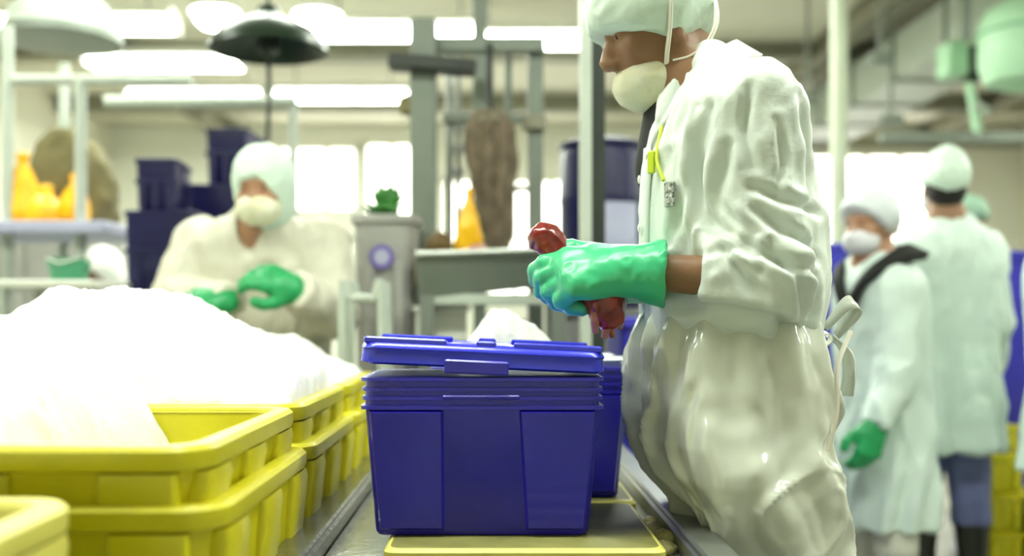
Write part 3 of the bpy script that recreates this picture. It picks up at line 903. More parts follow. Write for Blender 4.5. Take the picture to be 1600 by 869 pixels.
    # --- gloves
    for i in range(2):
        if gloves[i] is None: continue
        hd = hands[i]; w_ = np.array(wr[i], float); e_ = np.array(el[i], float)
        G = SDF()
        hand_prims(G, w_, hd['d'], hd['n'], hd['side'], s=hd.get('s', 1.), rad=hd.get('grad', 1.3), curl=hd['curl'], thumb=hd.get('thumb', (.55, .75, -.25)), tbend=hd.get('tbend', 25))
        back = unit(e_ - w_); cl = hd.get('cuff', .075)
        G.cone(w_ + unit(hd['d']) * .03, w_ + back * cl, .035, hd.get('cuffr', .05), k=.02, capb=True)
        G.cone(w_ + back * (cl - .004), w_ + back * (cl + .05), hd.get('cuffr', .05) - .014, hd.get('cuffr', .05) - .014, k=.003, op='s', capa=True)
        gs = seed + i * 3
        sdf_obj('glove', G, hd.get('gstep', .006), gloves[i], root, lambda V: ((1 - np.abs(2 * fbm(V * 26, gs, 2) - 1)) - .6) * hd.get('gfold', .004), it=1)
    return P, coat, capo, R

REL = ((28, 38, 22), (32, 40, 24), (36, 42, 26), (40, 42, 26))
GRIP = ((58, 70, 40), (62, 72, 42), (66, 74, 42), (70, 74, 44))

def coat_secs(sz, neckx, shz, shw, hem, lean=0., bulk=1., flare=1.0, hipx=0.):
    """generic coat: shoulder height, half shoulder width, hem height; chest leans forward by lean"""
    L = lambda z: hipx + lean * np.clip((z - .95) / (shz - .95), 0, 1.2)
    return [(shz + .085, neckx, 0, .062, .070), (shz + .06, neckx * .8 + L(shz) * .2, 0, .085, .10), (shz + .03, L(shz), 0, .10 * bulk, .155), (shz, L(shz), 0, .118 * bulk, shw * .97),
            (shz - .10, L(shz - .1), 0, .135 * bulk, shw), (shz - .28, L(shz - .28), 0, .135 * bulk, shw * .94), (shz - .42, L(shz - .42), 0, .138 * bulk, shw * .92),
            (shz - .58, L(shz - .58), 0, .155 * bulk, shw * 1.0 * flare), (hem + .1, hipx, 0, .165 * bulk * flare, shw * 1.04 * flare), (hem, hipx, 0, .168 * bulk * flare, shw * 1.06 * flare)]

def crease_fn(lines, base, depthaxis=1):
    """pressed-in cloth creases along lines in the local x-z plane, on the side facing +y"""
    L = []
    for pts, dep, w in lines:
        q = np.array(spline(pts, 5)); L.append((q[:-1], q[1:], dep, w))
    def f(V):
        d0 = base(V) * np.clip((V[:, 2] - 1.05) / .10, .15, 1)
        p = V[:, [0, 2]]; side = np.clip(V[:, 1] / .06, 0, 1)
        for A, B, dep, w in L:
            best = np.full(len(V), 9.); tt = np.zeros(len(V)); m = len(A)
            for i in range(m):
                ab = B[i] - A[i]; t = np.clip(((p - A[i]) @ ab) / (ab @ ab + 1e-12), 0, 1)
                dd = np.linalg.norm(p - A[i] - t[:, None] * ab, axis=1)
                c = dd < best; best[c] = dd[c]; tt[c] = (i + t[c]) / m
            tap = np.sin(np.clip(tt, .06, .94) * math.pi) ** .5
            d0 = d0 + side * tap * dep * (-np.exp(-(best / w) ** 2) + .55 * np.exp(-((best - 2.1 * w) / (1.3 * w)) ** 2))
        return d0
    return f

# ---- the tall worker by the bin (root on the floor, facing the conveyor: local +x is world -X)
RX, RY = .46, 1.95
def W2L(u, v, d):
    X, Y, Z = at(u, v, d); return np.array([-(X - RX), -(Y - RY), Z])
wk = empty('person', (RX, RY, 0), math.pi)
tag(wk, 'tall person in shiny white coat and apron reaching over the blue bin', 'person')
out = [(85, 1075, 1135, .07), (100, 1062, 1166, .10), (125, 1047, 1198, .145), (150, 1032, 1224, .175), (200, 1012, 1240, .195), (250, 1006, 1252, .20), (300, 1004, 1262, .20),
       (400, 1004, 1277, .195), (500, 1004, 1277, .19), (540, 1005, 1268, .19), (600, 1009, 1278, .20), (680, 1020, 1275, .205), (730, 1046, 1270, .21), (775, 1086, 1266, .212), (869, 1116, 1262, .215)]
secs = []
for v, ul, ur, b in out:
    a = W2L(ul, v, RY); c = W2L(ur, v, RY)
    secs.append((a[2], (a[0] + c[0]) / 2, 0, abs(a[0] - c[0]) / 2, b))
secs.append((.42, secs[-1][1], 0, .105, .215))
fwd = (math.cos(math.radians(20)), .17, -math.sin(math.radians(20)))
Hc = W2L(1010, 0, RY); Hc = np.array([-(.305 - RX), 0, 1.637])
shL = W2L(1183, 178, 1.785); elL = W2L(1197, 436, 1.745); wrL = W2L(980, 424, 1.79)
shR = np.array([shL[0] + .03, -.165, shL[2] + .01]); elR = np.array([.02, -.2, 1.17]); wrR = W2L(1010, 440, 1.97)
hdL = dict(d=unit((1, -.10, -.02)), n=unit((0, .78, .62)), side=1, s=1.12, curl=((14, 40, 30), (30, 55, 36), (44, 66, 40), (54, 72, 40)), thumb=(.85, .55, -.1), tbend=12, grad=1.5, cuff=.066, cuffr=.060, gstep=.0036, gfold=.006)
hdR = dict(d=unit((1, .12, -.1)), n=unit((0, -.5, .86)), side=-1, s=1.02, curl=GRIP, grad=1.3, cuff=.09, cuffr=.05, gstep=.005, gfold=.004)
def cr(pts, dep, w):
    return ([tuple(W2L(u, v, 1.76)[[0, 2]]) for u, v in pts], dep, w)
CRS = [cr(((1108, 170), (1094, 260), (1106, 335), (1150, 388)), .020, .010), cr(((1132, 235), (1122, 320), (1160, 372)), .014, .008),
       cr(((1236, 160), (1262, 250), (1268, 345)), .012, .010), cr(((1160, 300), (1225, 325), (1285, 330)), .012, .008),
       cr(((1150, 385), (1200, 415), (1262, 432)), .014, .008), cr(((1112, 372), (1140, 430), (1175, 470)), .012, .007),
       cr(((1165, 335), (1215, 372), (1275, 402)), .013, .008), cr(((1075, 478), (1170, 492), (1262, 525)), .018, .010),
       cr(((1240, 375), (1266, 470), (1252, 560)), .014, .009), cr(((1180, 385), (1225, 450), (1240, 500)), .010, .007),
       cr(((1062, 230), (1075, 310), (1060, 380)), .010, .007), cr(((1160, 150), (1150, 210), (1165, 270)), .008, .007),
       cr(((1195, 200), (1205, 260), (1195, 310)), .008, .006), cr(((1100, 400), (1128, 395), (1160, 405)), .008, .006)]
PM, coatM, capM, RM = person(wk, Hc, fwd, (0, 0, 1), neck=(.075, 0, 1.515), sh=(shL, shR), el=(elL, elR), wr=(wrL, wrR), hands=(hdL, hdR), secs=secs,
       hip_z=.93, foot=((-.02, .11), (.0, -.11)), creases=CRS, cstep=.0058, capslope=.58, cuts=((W2L(1058, 100, 1.84), W2L(1034, 232, 1.86), .040, .010), (W2L(1050, 110, 1.95), W2L(1026, 225, 1.95), .045, .010)), mask='chin_cup', gloves=(M_GLOVE, M_GLOVE), sleeve_end=(.45, .8), step=.0075, seed=5, fold=.011, headfine=.0042,
       sl=(.088, .074, .062), spine_x=-.02)
# dark shirt in the open collar
S = SDF(); S.cone((.085, 0, 1.545), (.115, .0, 1.37), .075, .075, k=.02); S.cone((.075, .03, 1.53), (.115, .045, 1.38), .06, .05, k=.02)
sdf_obj('shirt', S, .008, M_BLACK, wk)
def strip(name, pts_a, pts_b, m, parent, th=.004):
    """thin cloth strip between two edge curves"""
    A = spline(pts_a, 5); B = spline(pts_b, 5); n = len(A)
    V = list(A) + [tuple((np.array(a) + np.array(b)) / 2) for a, b in zip(A, B)] + list(B)
    F = [(r * n + i, r * n + i + 1, (r + 1) * n + i + 1, (r + 1) * n + i) for r in range(2) for i in range(n - 1)]
    o = link_mesh(name, V, F, m, parent, True)
    sm = o.modifiers.new('thickness', 'SOLIDIFY'); sm.thickness = th; sm.offset = 0
    return o
for sy in (1, -1):
    strip('collar', [(-.005, .0, 1.605), (.02, .075 * sy, 1.59), (.09, .085 * sy, 1.545), (.155, .05 * sy, 1.455), (.172, .03 * sy, 1.405)],
          [(-.045, .0, 1.575), (-.02, .105 * sy, 1.555), (.07, .125 * sy, 1.505), (.150, .10 * sy, 1.435), (.176, .062 * sy, 1.375)], M_COAT, coatM, .005)
# front placket, buttons, badge and lanyard
strip('placket', [(.176, .03, 1.40), (.184, .035, 1.30), (.184, .035, 1.15)], [(.170, .075, 1.40), (.176, .085, 1.30), (.177, .085, 1.15)], M_COAT, coatM, .005)
for z in (1.34, 1.25, 1.16):
    b = MB().lathe([(.0075, 0), (.008, .002), (.005, .0035)], n=12).build('button', M_WHITEP, coatM, True)
    b.location = (.188, .055, z); b.rotation_euler = (0, math.pi / 2, 0)
MB().box((.150, .158, 1.300), (.012, .0035, .022), rot=Matrix.Rotation(math.radians(-55), 3, 'Z'), bev=.002).build('badge', M_BADGE, coatM)
MB().tube(spline([(.155, .10, 1.43), (.168, .125, 1.37), (.160, .15, 1.325)], 5), .0035, 6).build('lanyard', M_LANYARD, coatM, True)
MB().box((.176, .118, 1.362), (.007, .004, .02), rot=Matrix.Rotation(math.radians(-40), 3, 'Z'), bev=.002).build('lanyard_clip', M_LANYARD, coatM)

# vinyl apron wrapped around front and sides
def apron(parent):
    S_ = np.array(sorted(secs)); nz, na = 130, 230
    zt, zb = 1.10, .36
    V = []; F = []
    for j in range(nz):
        z = zt + (zb - zt) * j / (nz - 1); zq = max(z, S_[0, 0])
        cx_, a, b = (np.interp(zq, S_[:, 0], S_[:, c]) for c in (1, 3, 4))
        q = j / (nz - 1); bury = .034 * max(0., 1 - q / .10) ** 1.5
        span = 128 - 6 * q
        for i in range(na):
            t = -1 + 2 * i / (na - 1); an = math.radians(t * span)
            # skirt hangs as an ellipse a little outside the coat, with soft folds
            co, si = math.cos(an), math.sin(an); nn = 2.4
            rr = (abs(co / (a + .017)) ** nn + abs(si / (b + .020)) ** nn) ** (-1 / nn)
            fo = .016 * q ** .6 * math.sin(an * 6.3 + 1.7 + 1.2 * math.sin(3 * z * 2)) + .009 * q * math.sin(an * 13 + z * 9) + .012 * (1 - q) ** 3 * math.sin(an * 17 + 1)
            V.append((cx_ + co * (rr - bury + .014 * q + max(fo, -.012)), si * (rr - bury + .014 * q + max(fo, -.012)), z + .012 * math.sin(an * 4) * (q > .98)))
    V = np.array(V); D = V - np.array([0, 0, 0]); Nn = D * np.array([1, 1, 0]); Nn /= np.linalg.norm(Nn, axis=1)[:, None] + 1e-9
    Wp = V + (np.stack([fbm(V * 4, 40 + i, 2) for i in range(3)], 1) - .5) * .3
    r = 1 - np.abs(2 * fbm(Wp * np.array((8, 8, 3.6)), 60, 3) - 1)
    qf = np.clip((1.06 - V[:, 2]) / .08, 0, 1)
    V = V + Nn * (((r ** 2.5) * .036 - .013) * qf)[:, None]
    kn_ = W2L(1140, 740, 1.74); dd = (V - kn_) / np.array([.13, .16, .13])
    V = V + np.exp(-(dd ** 2).sum(1))[:, None] * np.array([.01, .055, .0])
    F = [(j * na + i, j * na + i + 1, (j + 1) * na + i + 1, (j + 1) * na + i) for j in range(nz - 1) for i in range(na - 1)]
    o = link_mesh('apron', V, F, M_APRON, parent, True)
    sm = o.modifiers.new('thickness', 'SOLIDIFY'); sm.thickness = .003; sm.offset = 1
    return o
ap = apron(wk)
# waist strings and the bow at the back
wz = 1.045
cxw = np.interp(wz, [s[0] for s in sorted(secs)], [s[1] for s in sorted(secs)]); aw = np.interp(wz, [s[0] for s in sorted(secs)], [s[3] for s in sorted(secs)]); bw_ = np.interp(wz, [s[0] for s in sorted(secs)], [s[4] for s in sorted(secs)])
for s in (1, -1):
    pts = []
    for k in range(8):
        an = math.radians(118 + 62 * k / 7) * s
        pts.append((cxw + math.cos(an) * (aw + .02), math.sin(an) * (bw_ + .022), wz - .02 + .03 * k / 7))
    MB().tube(spline(pts, 4), .005, 8).build('apron_string', M_APRON, ap, True)
bx = cxw - aw - .02
strip('bow_loop', [(bx + .01, .03, 1.07), (bx - .02, .05, 1.12), (bx - .035, .05, 1.115), (bx - .01, .03, 1.055)], [(bx + .01, .05, 1.06), (bx - .025, .075, 1.10), (bx - .045, .075, 1.09), (bx - .012, .05, 1.045)], M_APRON, ap, .003)
strip('bow_tail', [(bx, .03, 1.05), (bx - .015, .05, 1.02), (bx - .016, .06, .98), (bx - .012, .05, .94)], [(bx, .05, 1.05), (bx - .028, .075, 1.02), (bx - .03, .085, .98), (bx - .03, .075, .94)], M_APRON, ap, .003)
MB().tube(spline([(-.155, .19, 1.06), (-.12, .226, 1.0), (-.116, .236, .93), (-.10, .24, .86)], 5), .0045, 6).build('apron_string', M_STRAP, ap, True)

# reddish seafood gripped in the glove
sf = empty('seafood_piece', (0, 0, 0)); tag(sf, 'limp dark red piece of seafood with paler trailing strands, gripped in the green glove', 'seafood')
pa = np.array(at(852, 372, 1.86)); pb = np.array(at(895, 425, 1.845)); pc = np.array(at(945, 470, 1.815)); pd = np.array(at(950, 492, 1.81))
S = SDF().ell(pa, (.030, .026, .024)).cone(pa, pb, .024, .026, k=.02).cone(pb, pc, .026, .033, k=.02).cone(pc, pd, .033, .03, k=.02)
sdf_obj('flesh', S, .0045, M_RED, sf, lambda V: (fbm(V * 70, 4, 3) - .5) * .010)
for k, (u, l) in enumerate(((930, 520), (944, 528), (957, 526), (968, 512))):
    p0 = np.array(at(936 + k * 7, 472, 1.805 + .006 * (k % 2))); p2 = np.array(at(u, l, 1.80 + .01 * k)); p1 = (p0 + p2) / 2 + np.array([(.006 if k % 2 else -.004), -.01, 0])
    MB().tube(spline([tuple(p0), tuple(p1), tuple(p2)], 6), list(np.linspace(.0135, .0055, 13)), 10).build('strand', M_REDP, sf, True)

# ---- masked worker behind the ice
lw = empty('person', (-.80, 3.62, 0), -math.pi / 2)
tag(lw, 'masked person in cream white coat and pale hood working behind the ice heaps', 'person')
def L2(u, v, d):
    X, Y, Z = at(u, v, d); return np.array([-(Y - 3.62), X + .80, Z])   # local x = -Y, local y = +X
H2 = L2(411, 292, 3.42)
s0, s1 = L2(505, 378, 3.60), L2(312, 378, 3.60)
person(lw, H2, (1, -.12, -.22), (0, 0, 1), neck=(.09, .0, 1.37), sh=(s0, s1), el=(L2(520, 490, 3.5), L2(275, 470, 3.52)), wr=(L2(462, 452, 3.28), L2(362, 470, 3.3)),
       hands=(dict(d=(.35, -.85, .35), n=(.8, .2, .5), side=-1, s=1.1, curl=REL, grad=1.55, cuff=.05, cuffr=.05), dict(d=(.3, -1, .0) if False else (.35, -.9, .05), n=(.6, 0, .8), side=1, s=1.05, curl=REL, grad=1.5, cuff=.05, cuffr=.048)),
       secs=coat_secs(1, .09, 1.385, .235, .45, lean=.06, bulk=1.1), skin=M_SKIN2, coatm=M_COATW, capm=M_CAP, cap='hood', mask='plain', gloves=(M_GLOVED, M_GLOVED), seed=21, sl=(.088, .075, .06), fold=.012, hs=1.05, cuts=((np.array((.15, -.01, 1.46)), np.array((.205, -.015, 1.29)), .065, .018),))
S = SDF(); S.cone((.09, -.005, 1.43), (.135, -.01, 1.30), .062, .045, k=.02)
sdf_obj('shirt', S, .009, M_HAIR, lw)

# ---- woman-sized worker in profile at the right
def mkL(rx, ry, rz):
    c, s = math.cos(-rz), math.sin(-rz)
    def f(u, v, d):
        X, Y, Z = at(u, v, d); X -= rx; Y -= ry
        return np.array([c * X - s * Y, s * X + c * Y, Z])
    return f
rw = math.radians(205)
rwx, rwy = at(1378, 0, 3.85)[0], 3.85
ww = empty('person', (rwx, rwy, 0), rw); tag(ww, 'shorter person in white coat with black collar, cap and white mask, facing left', 'person')
L3 = mkL(rwx, rwy, rw)
H3 = L3(1360, 352, 3.82)
person(ww, H3, (1, .12, -.05), (0, 0, 1), neck=(.03, 0, 1.27), sh=(L3(1408, 452, 3.70), L3(1350, 450, 4.02)), el=(L3(1400, 590, 3.66), L3(1345, 590, 4.04)), wr=(L3(1366, 668, 3.62), L3(1320, 660, 3.98)),
       hands=(dict(d=(.35, 0, -1), n=(.2, 1, 0), side=1, s=1.05, curl=REL, grad=1.6, cuff=.05, cuffr=.046, gstep=.007), dict(d=(.3, 0, -1), n=(0, -1, 0), side=-1, s=1., curl=REL, grad=1.4, cuff=.05, cuffr=.045, gstep=.007)),
       secs=coat_secs(1, .03, 1.245, .19, .315, lean=.02, bulk=1.0), skin=M_SKIN2, coatm=M_COATG, capm=M_CAPL, cap='cap', mask='white', gloves=(M_GLOVED, M_GLOVED), seed=33, sl=(.075, .066, .056), fold=.010, hs=.97, hip_z=.8, capslope=.95, capz=.04)
for sy in (1, -1):
    strip('collar', [(-.075, .0, 1.355), (-.04, .085 * sy, 1.35), (.05, .10 * sy, 1.325), (.135, .05 * sy, 1.24), (.165, .0, 1.14)], [(-.115, .0, 1.315), (-.085, .14 * sy, 1.315), (.05, .148 * sy, 1.29), (.165, .078 * sy, 1.215), (.18, .02 * sy, 1.11)], M_BLACK, ww, .03)

# ---- tall worker seen from behind
rm = math.radians(80)
rmx, rmy = at(1480, 0, 4.25)[0], 4.25
mw = empty('person', (rmx, rmy, 0), rm); tag(mw, 'tall person seen from behind in pale green coat, cap and slate blue trousers', 'person')
L4 = mkL(rmx, rmy, rm)
person(mw, L4(1474, 290, 4.25), (1, .1, 0), (0, 0, 1), neck=(.0, 0, 1.47), sh=(L4(1422, 398, 4.2), L4(1540, 398, 4.25)), el=(L4(1405, 500, 4.25), L4(1552, 500, 4.25)), wr=(L4(1430, 560, 4.5), L4(1545, 580, 4.48)),
       hands=(dict(d=(1, 0, -.3), n=(0, .3, 1), side=-1, s=1., curl=REL, gstep=.008), dict(d=(1, 0, -.3), n=(0, -.3, 1), side=1, s=1., curl=REL, gstep=.008)),
       secs=coat_secs(1, .0, 1.425, .205, .55, lean=.0, bulk=1.1), skin=M_SKIN, coatm=M_COATG, capm=M_CAP, cap='bouffant', mask='white', gloves=(M_GLOVED, M_GLOVED), seed=44, sl=(.082, .072, .06), fold=.010, hair=True, trous=M_TROUS, boot=M_BOOT, hip_z=.86)
# ---- worker cut by the right edge of the frame
re_ = math.radians(100)
rex, rey = at(1688, 0, 3.75)[0], 3.75
ew = empty('person', (rex, rey, 0), re_); tag(ew, 'person in white coat cut off by the right edge of the photo, dark hair showing', 'person')
L5 = mkL(rex, rey, re_)
person(ew, L5(1650, 330, 3.75), (1, .1, 0), (0, 0, 1), neck=(.0, 0, 1.37), sh=(L5(1642, 440, 3.75), L5(1755, 440, 3.75)), el=(L5(1638, 560, 3.7), L5(1765, 560, 3.7)), wr=(L5(1644, 640, 3.85), L5(1752, 640, 3.9)),
       hands=(dict(d=(.5, 0, -1), n=(0, 1, 0), side=1, s=1., curl=REL, gstep=.008), dict(d=(.5, 0, -1), n=(0, -1, 0), side=-1, s=1., curl=REL, gstep=.008)),
       secs=coat_secs(1, .0, 1.33, .185, .52, lean=.0, bulk=1.05), skin=M_SKIN, coatm=M_COATG, capm=M_BLACK, cap='bouffant', gloves=(M_GLOVED, M_GLOVED), seed=55, hair=True, boot=M_BOOT, trous=M_TROUS, hip_z=.84)
# ---- worker half hidden behind the tall one's shoulder
rb = math.radians(-70)
rbx, rby = at(1522, 0, 5.7)[0], 5.7
bwk = empty('person', (rbx, rby, 0), rb); tag(bwk, 'person with green cap mostly hidden behind the shoulder of the one seen from behind', 'person')
L6 = mkL(rbx, rby, rb)
person(bwk, L6(1510, 345, 5.7), (1, 0, -.1), (0, 0, 1), neck=(.0, 0, 1.46), sh=(np.array((0, .17, 1.37)), np.array((0, -.17, 1.37))), el=(np.array((.02, .24, 1.1)), np.array((.02, -.24, 1.1))), wr=(np.array((.2, .2, 1.0)), np.array((.2, -.2, 1.0))),
       hands=(dict(d=(1, 0, 0), n=(0, 0, 1), side=1, s=1., curl=REL, gstep=.008), dict(d=(1, 0, 0), n=(0, 0, 1), side=-1, s=1., curl=REL, gstep=.008)),
       secs=coat_secs(1, .0, 1.42, .2, .5), skin=M_SKIN, coatm=M_COAT, capm=mat('sage_cap', '8fb39a', .6), cap='cap', mask='white', gloves=(None, None), seed=66, step=.014, headfine=.008)
# ---- small hooded worker far left behind the ice
rl = math.radians(228)
rlx, rly = at(150, 0, 5.8)[0], 5.8
flw = empty('person', (rlx, rly, 0), rl); tag(flw, 'bent person in white hood, dark face turned left, just above the ice heap', 'person')
L7 = mkL(rlx, rly, rl)
person(flw, L7(160, 424, 5.8), (1, .25, -.35), (0, 0, 1), neck=(.02, 0, 1.19), sh=(np.array((.0, .17, 1.13)), np.array((.0, -.17, 1.13))), el=(np.array((.1, .22, .9)), np.array((.1, -.22, .9))), wr=(np.array((.3, .16, .95)), np.array((.3, -.16, .95))),
       hands=(dict(d=(1, 0, 0), n=(0, 0, 1), side=1, s=1., curl=REL, gstep=.008), dict(d=(1, 0, 0), n=(0, 0, 1), side=-1, s=1., curl=REL, gstep=.008)),
       secs=coat_secs(1, .02, 1.10, .2, .4, lean=.05), skin=mat('skin_deep', '6d3c28', .5), coatm=M_COAT, capm=M_WHITEP, cap='hood', gloves=(None, None), seed=77, step=.014, headfine=.008, hip_z=.7)

# ------------------------------------------------------------------ background: middle
# dark post with a pale face
pst = empty('steel_post', (at(925, 0, 3.25)[0], 3.25, 0)); tag(pst, 'dark steel post with a pale grey flange in front of the blue drum', 'post')
MB().box((.016, 0, ZC / 2), (.022, .035, ZC / 2)).build('web', M_DARK, pst)
MB().box((-.022, -.01, ZC / 2), (.016, .045, ZC / 2)).build('flange', M_GREYL, pst)
# blue drum on a pale box
dx, dy = at(940, 0, 4.35)[0], 4.35
st = empty('drum_stand', (dx, dy, 0)); tag(st, 'pale grey box stand under the blue drum', 'stand')
MB().box((0, 0, .55), (.2, .18, .55), bev=.01).build('stand_body', M_GREYBIN, st)
MB().box((0, 0, 1.11), (.23, .21, .012), bev=.005).build('stand_top', M_STEEL, st)
dr = empty('blue_drum', (dx, dy, 1.123)); tag(dr, 'dark blue plastic drum behind the dark post beside the tall worker', 'drum')
MB().lathe([(.16, 0), (.172, .02), (.178, .2), (.182, .22), (.178, .24), (.178, .44), (.182, .46), (.178, .48), (.176, .64), (.165, .69), (.14, .715), (.0, .72)], n=32, cap1=False).build('drum_body', M_NAVY, dr, True, 50)
for z in (.03, .69):
    MB().lathe([(.172, z - .012), (.184, z - .008), (.184, z + .008), (.172, z + .012)], n=32).build('hoop', M_NAVY, dr, True, 40)
V = []; F = []
for j in range(2):
    for i in range(9):
        a = math.radians(-105 + 60 * i / 8); V.append((.186 * math.cos(a), .186 * math.sin(a), .10 + .34 * j))
F = [(i, i + 1, 10 + i, 9 + i) for i in range(8)]
lb = link_mesh('paper_sheet', V, F, M_LILAC, dr, True); lb.modifiers.new('thickness', 'SOLIDIFY').thickness = .002

# grey gantry frame over the sorting trough
gd = 4.1
gx = lambda u: at(u, 0, gd)[0]
gz = lambda v: at(0, v, gd)[2]
gf = empty('steel_gantry', (0, 0, 0)); tag(gf, 'grey painted steel gantry frame standing over the sorting trough', 'frame')
MB().box((gx(662), gd, gz(32) / 2), (.052, .05, gz(32) / 2), bev=.008).build('post', M_GREYP, gf)
MB().box((gx(838), gd + .1, gz(62) / 2), (.032, .035, gz(62) / 2), bev=.006).build('post', M_GREYP, gf)
MB().box((gx(748), gd + .35, ZC / 2), (.03, .03, ZC / 2), bev=.006).build('post', M_GREYP, gf)
MB().box(((gx(680) + gx(852)) / 2, gd + .05, gz(66)), ((gx(852) - gx(680)) / 2, .03, .03), bev=.006).build('cross_bar', M_GREYP, gf)
MB().box(((gx(610) + gx(745)) / 2, gd - .06, gz(108)), ((gx(745) - gx(610)) / 2, .05, .028), rot=Matrix.Rotation(math.radians(4), 3, 'Y'), bev=.008).build('dark_bar', M_DARK, gf)
MB().box(((gx(690) + gx(838)) / 2, gd + .1, gz(178)), ((gx(838) - gx(690)) / 2, .02, .018), bev=.004).build('cross_bar', M_GREYP, gf)
MB().box(((gx(795) + gx(838)) / 2, gd + .1, gz(290)), ((gx(838) - gx(795)) / 2, .012, .012), bev=.003).build('cross_bar', M_GREYP, gf)
for u, r_ in ((700, .016), (714, .012), (795, .014)):
    MB().tube([(gx(u), gd + .12, gz(400 if u != 795 else 190)), (gx(u), gd + .12, gz(62))], r_, 8).build('pipe', M_STEEL if u != 795 else M_GREYP, gf, True)
for v in (190, 225, 262):
    MB().lathe([(.018, -.02), (.026, -.016), (.026, .016), (.018, .02)], (gx(714), gd + .12, gz(v)), n=12).build('pipe_coupling', M_STEEL, gf, True)
cl = MB().lathe([(.02, -.03), (.05, -.02), (.05, .03), (.02, .04)], (gx(836), gd + .07, gz(190)), n=14).build('clamp', M_BEAM, gf, True)
cl2 = MB().lathe([(.02, -.04), (.045, -.03), (.045, .03), (.02, .04)], (gx(640), gd + .0, gz(165)), n=14).build('clamp', M_OLIVE, gf, True)

# brown canvas sack hanging from the gantry
S = SDF()
bx0, bz0, bz1 = gx(765), gz(175), gz(392)
S.loft([(bz1, bx0 + .035, 4.12, .03, .03), (bz1 + .15, bx0 + .025, 4.12, .06, .05), (bz1 + .33, bx0 + .005, 4.12, .09, .07), (bz0 - .06, bx0 - .005, 4.12, .085, .07), (bz0, bx0, 4.12, .055, .05)], k=.02)
sk = sdf_obj('sack_cloth', S, .011, M_BROWN, None, lambda V: .020 * np.sin(np.arctan2(V[:, 1] - 4.12, V[:, 0] - bx0 - .01) * 7 + 5 * fbm(V * np.array((3, 3, 4)), 5, 2)) + (fbm(V * np.array((26, 26, 5)), 5, 3) - .5) * .04)
skr = empty('canvas_sack', (0, 0, 0)); sk.parent = skr
MB().tube([(bx0, 4.12, bz0 - .02), (bx0, 4.12, gz(66))], .014, 8).build('hanging_strap', M_DARK, skr, True)
MB().lathe([(.03, -.02), (.062, -.01), (.062, .012), (.03, .02)], (bx0, 4.12, bz0 - .03), n=16).build('tie_band', M_BEAM, skr, True)
tag(skr, 'brown canvas sack hanging inside the grey gantry frame', 'sack')

# grey sorting trough below the gantry
td_ = 3.65
tx = lambda u: at(u, 0, td_)[0]
tz = lambda v: at(0, v, td_)[2]
tg = empty('sorting_trough', (0, 0, 0)); tag(tg, 'long grey steel trough with curved underside below the gantry', 'trough')
n = 24; prof = []
rings = []
for i in range(n + 1):
    t = i / n; u = 655 + (905 - 655) * t
    top = 402 - 8 * t; bot = 462 - 8 * math.sin(math.pi * (t - .1)) - 22 * t ** 2 + 4
    x = tx(u)
    rings.append([(x, td_ - .16, tz(top)), (x, td_ - .10, tz(bot)), (x, td_ + .28, tz(bot)), (x, td_ + .36, tz(top)), (x, td_ + .34, tz(top)), (x, td_ + .27, tz(bot) + .02), (x, td_ - .09, tz(bot) + .02), (x, td_ - .145, tz(top))])
MB().loft(rings).build('trough_body', M_GREYP, tg, False)
MB().tube([(tx(655), td_ - .16, tz(402)), (tx(905), td_ - .16, tz(394))], .012, 8).build('edge_tube', M_STEEL, tg, True)
for u in (670, 870):
    for yy in (-.08, .26):
        MB().box((tx(u), td_ + yy, tz(440) / 2), (.025, .025, tz(440) / 2 - .01)).build('leg', M_GREYP, tg)
for yy in (-.08, .26):
    MB().box(((tx(670) + tx(870)) / 2, td_ + yy, tz(468)), ((tx(870) - tx(670)) / 2, .02, .018)).build('stretcher', M_GREYL, tg)
sb = MB().box(((tx(670) + tx(870)) / 2, td_ + .09, tz(540)), ((tx(870) - tx(670)) / 2, .19, .01)).build('lower_shelf', M_GREYP, tg)
# things on and under the trough
def lump(name, c, r, m, seed, amp=.02, freq=14., parent=None, step=.009):
    S = SDF().ell((0, 0, 0), r)
    S.ell((r[0] * .35, -r[1] * .2, r[2] * .3), (r[0] * .6, r[1] * .7, r[2] * .6), k=.03)
    o = sdf_obj(name, S, step, m, parent, lambda V: ((1 - np.abs(2 * fbm(V * freq, seed, 3) - 1)) - .5) * amp)
    o.location = c
    return o
def bag(name, c, h, w, m, seed, label, cat='bag', group=None, lean=0.):
    S = SDF()
    S.loft([(0, 0, 0, w * .75, w * .5), (h * .12, 0, 0, w, w * .65), (h * .45, lean * .4, 0, w * .8, w * .55), (h * .7, lean * .7, 0, w * .45, w * .35), (h * .84, lean * .9, 0, w * .22, w * .2), (h, lean, 0, w * .34, w * .22)], k=.02)
    o = sdf_obj(name, S, .008, m, None, lambda V: ((1 - np.abs(2 * fbm(V * np.array((22, 22, 7)), seed, 3) - 1)) - .5) * .022)
    o.location = c; tag(o, label, cat, group); return o
trough_z = tz(458) + .02
bag('plastic_bag', (gx(733), 3.80, tz(403)), .27, .055, M_ORANGE, 4, 'yellow orange plastic bag knotted on top, standing in the grey trough', lean=.01)
MB_ = MB().box((gx(725), 3.80, (trough_z + tz(403)) / 2), (.17, .1, (tz(403) - trough_z) / 2 - .002), bev=.01).build('cardboard_tray', M_BROWN); tag(MB_, 'brown tray lying in the trough under the yellow bag', 'tray')
o = lump('brown_bag', (tx(682), 3.74, tz(386)), (.042, .05, .055), M_BROWND, 8); tag(o, 'dark brown bundle lying on the left half of the trough', 'bundle')
o = lump('fish_piece', (tx(742), 3.66, tz(394)), (.035, .03, .02), M_REDP, 9); tag(o, 'small pale pink fish piece at the foot of the yellow bag', 'fish')
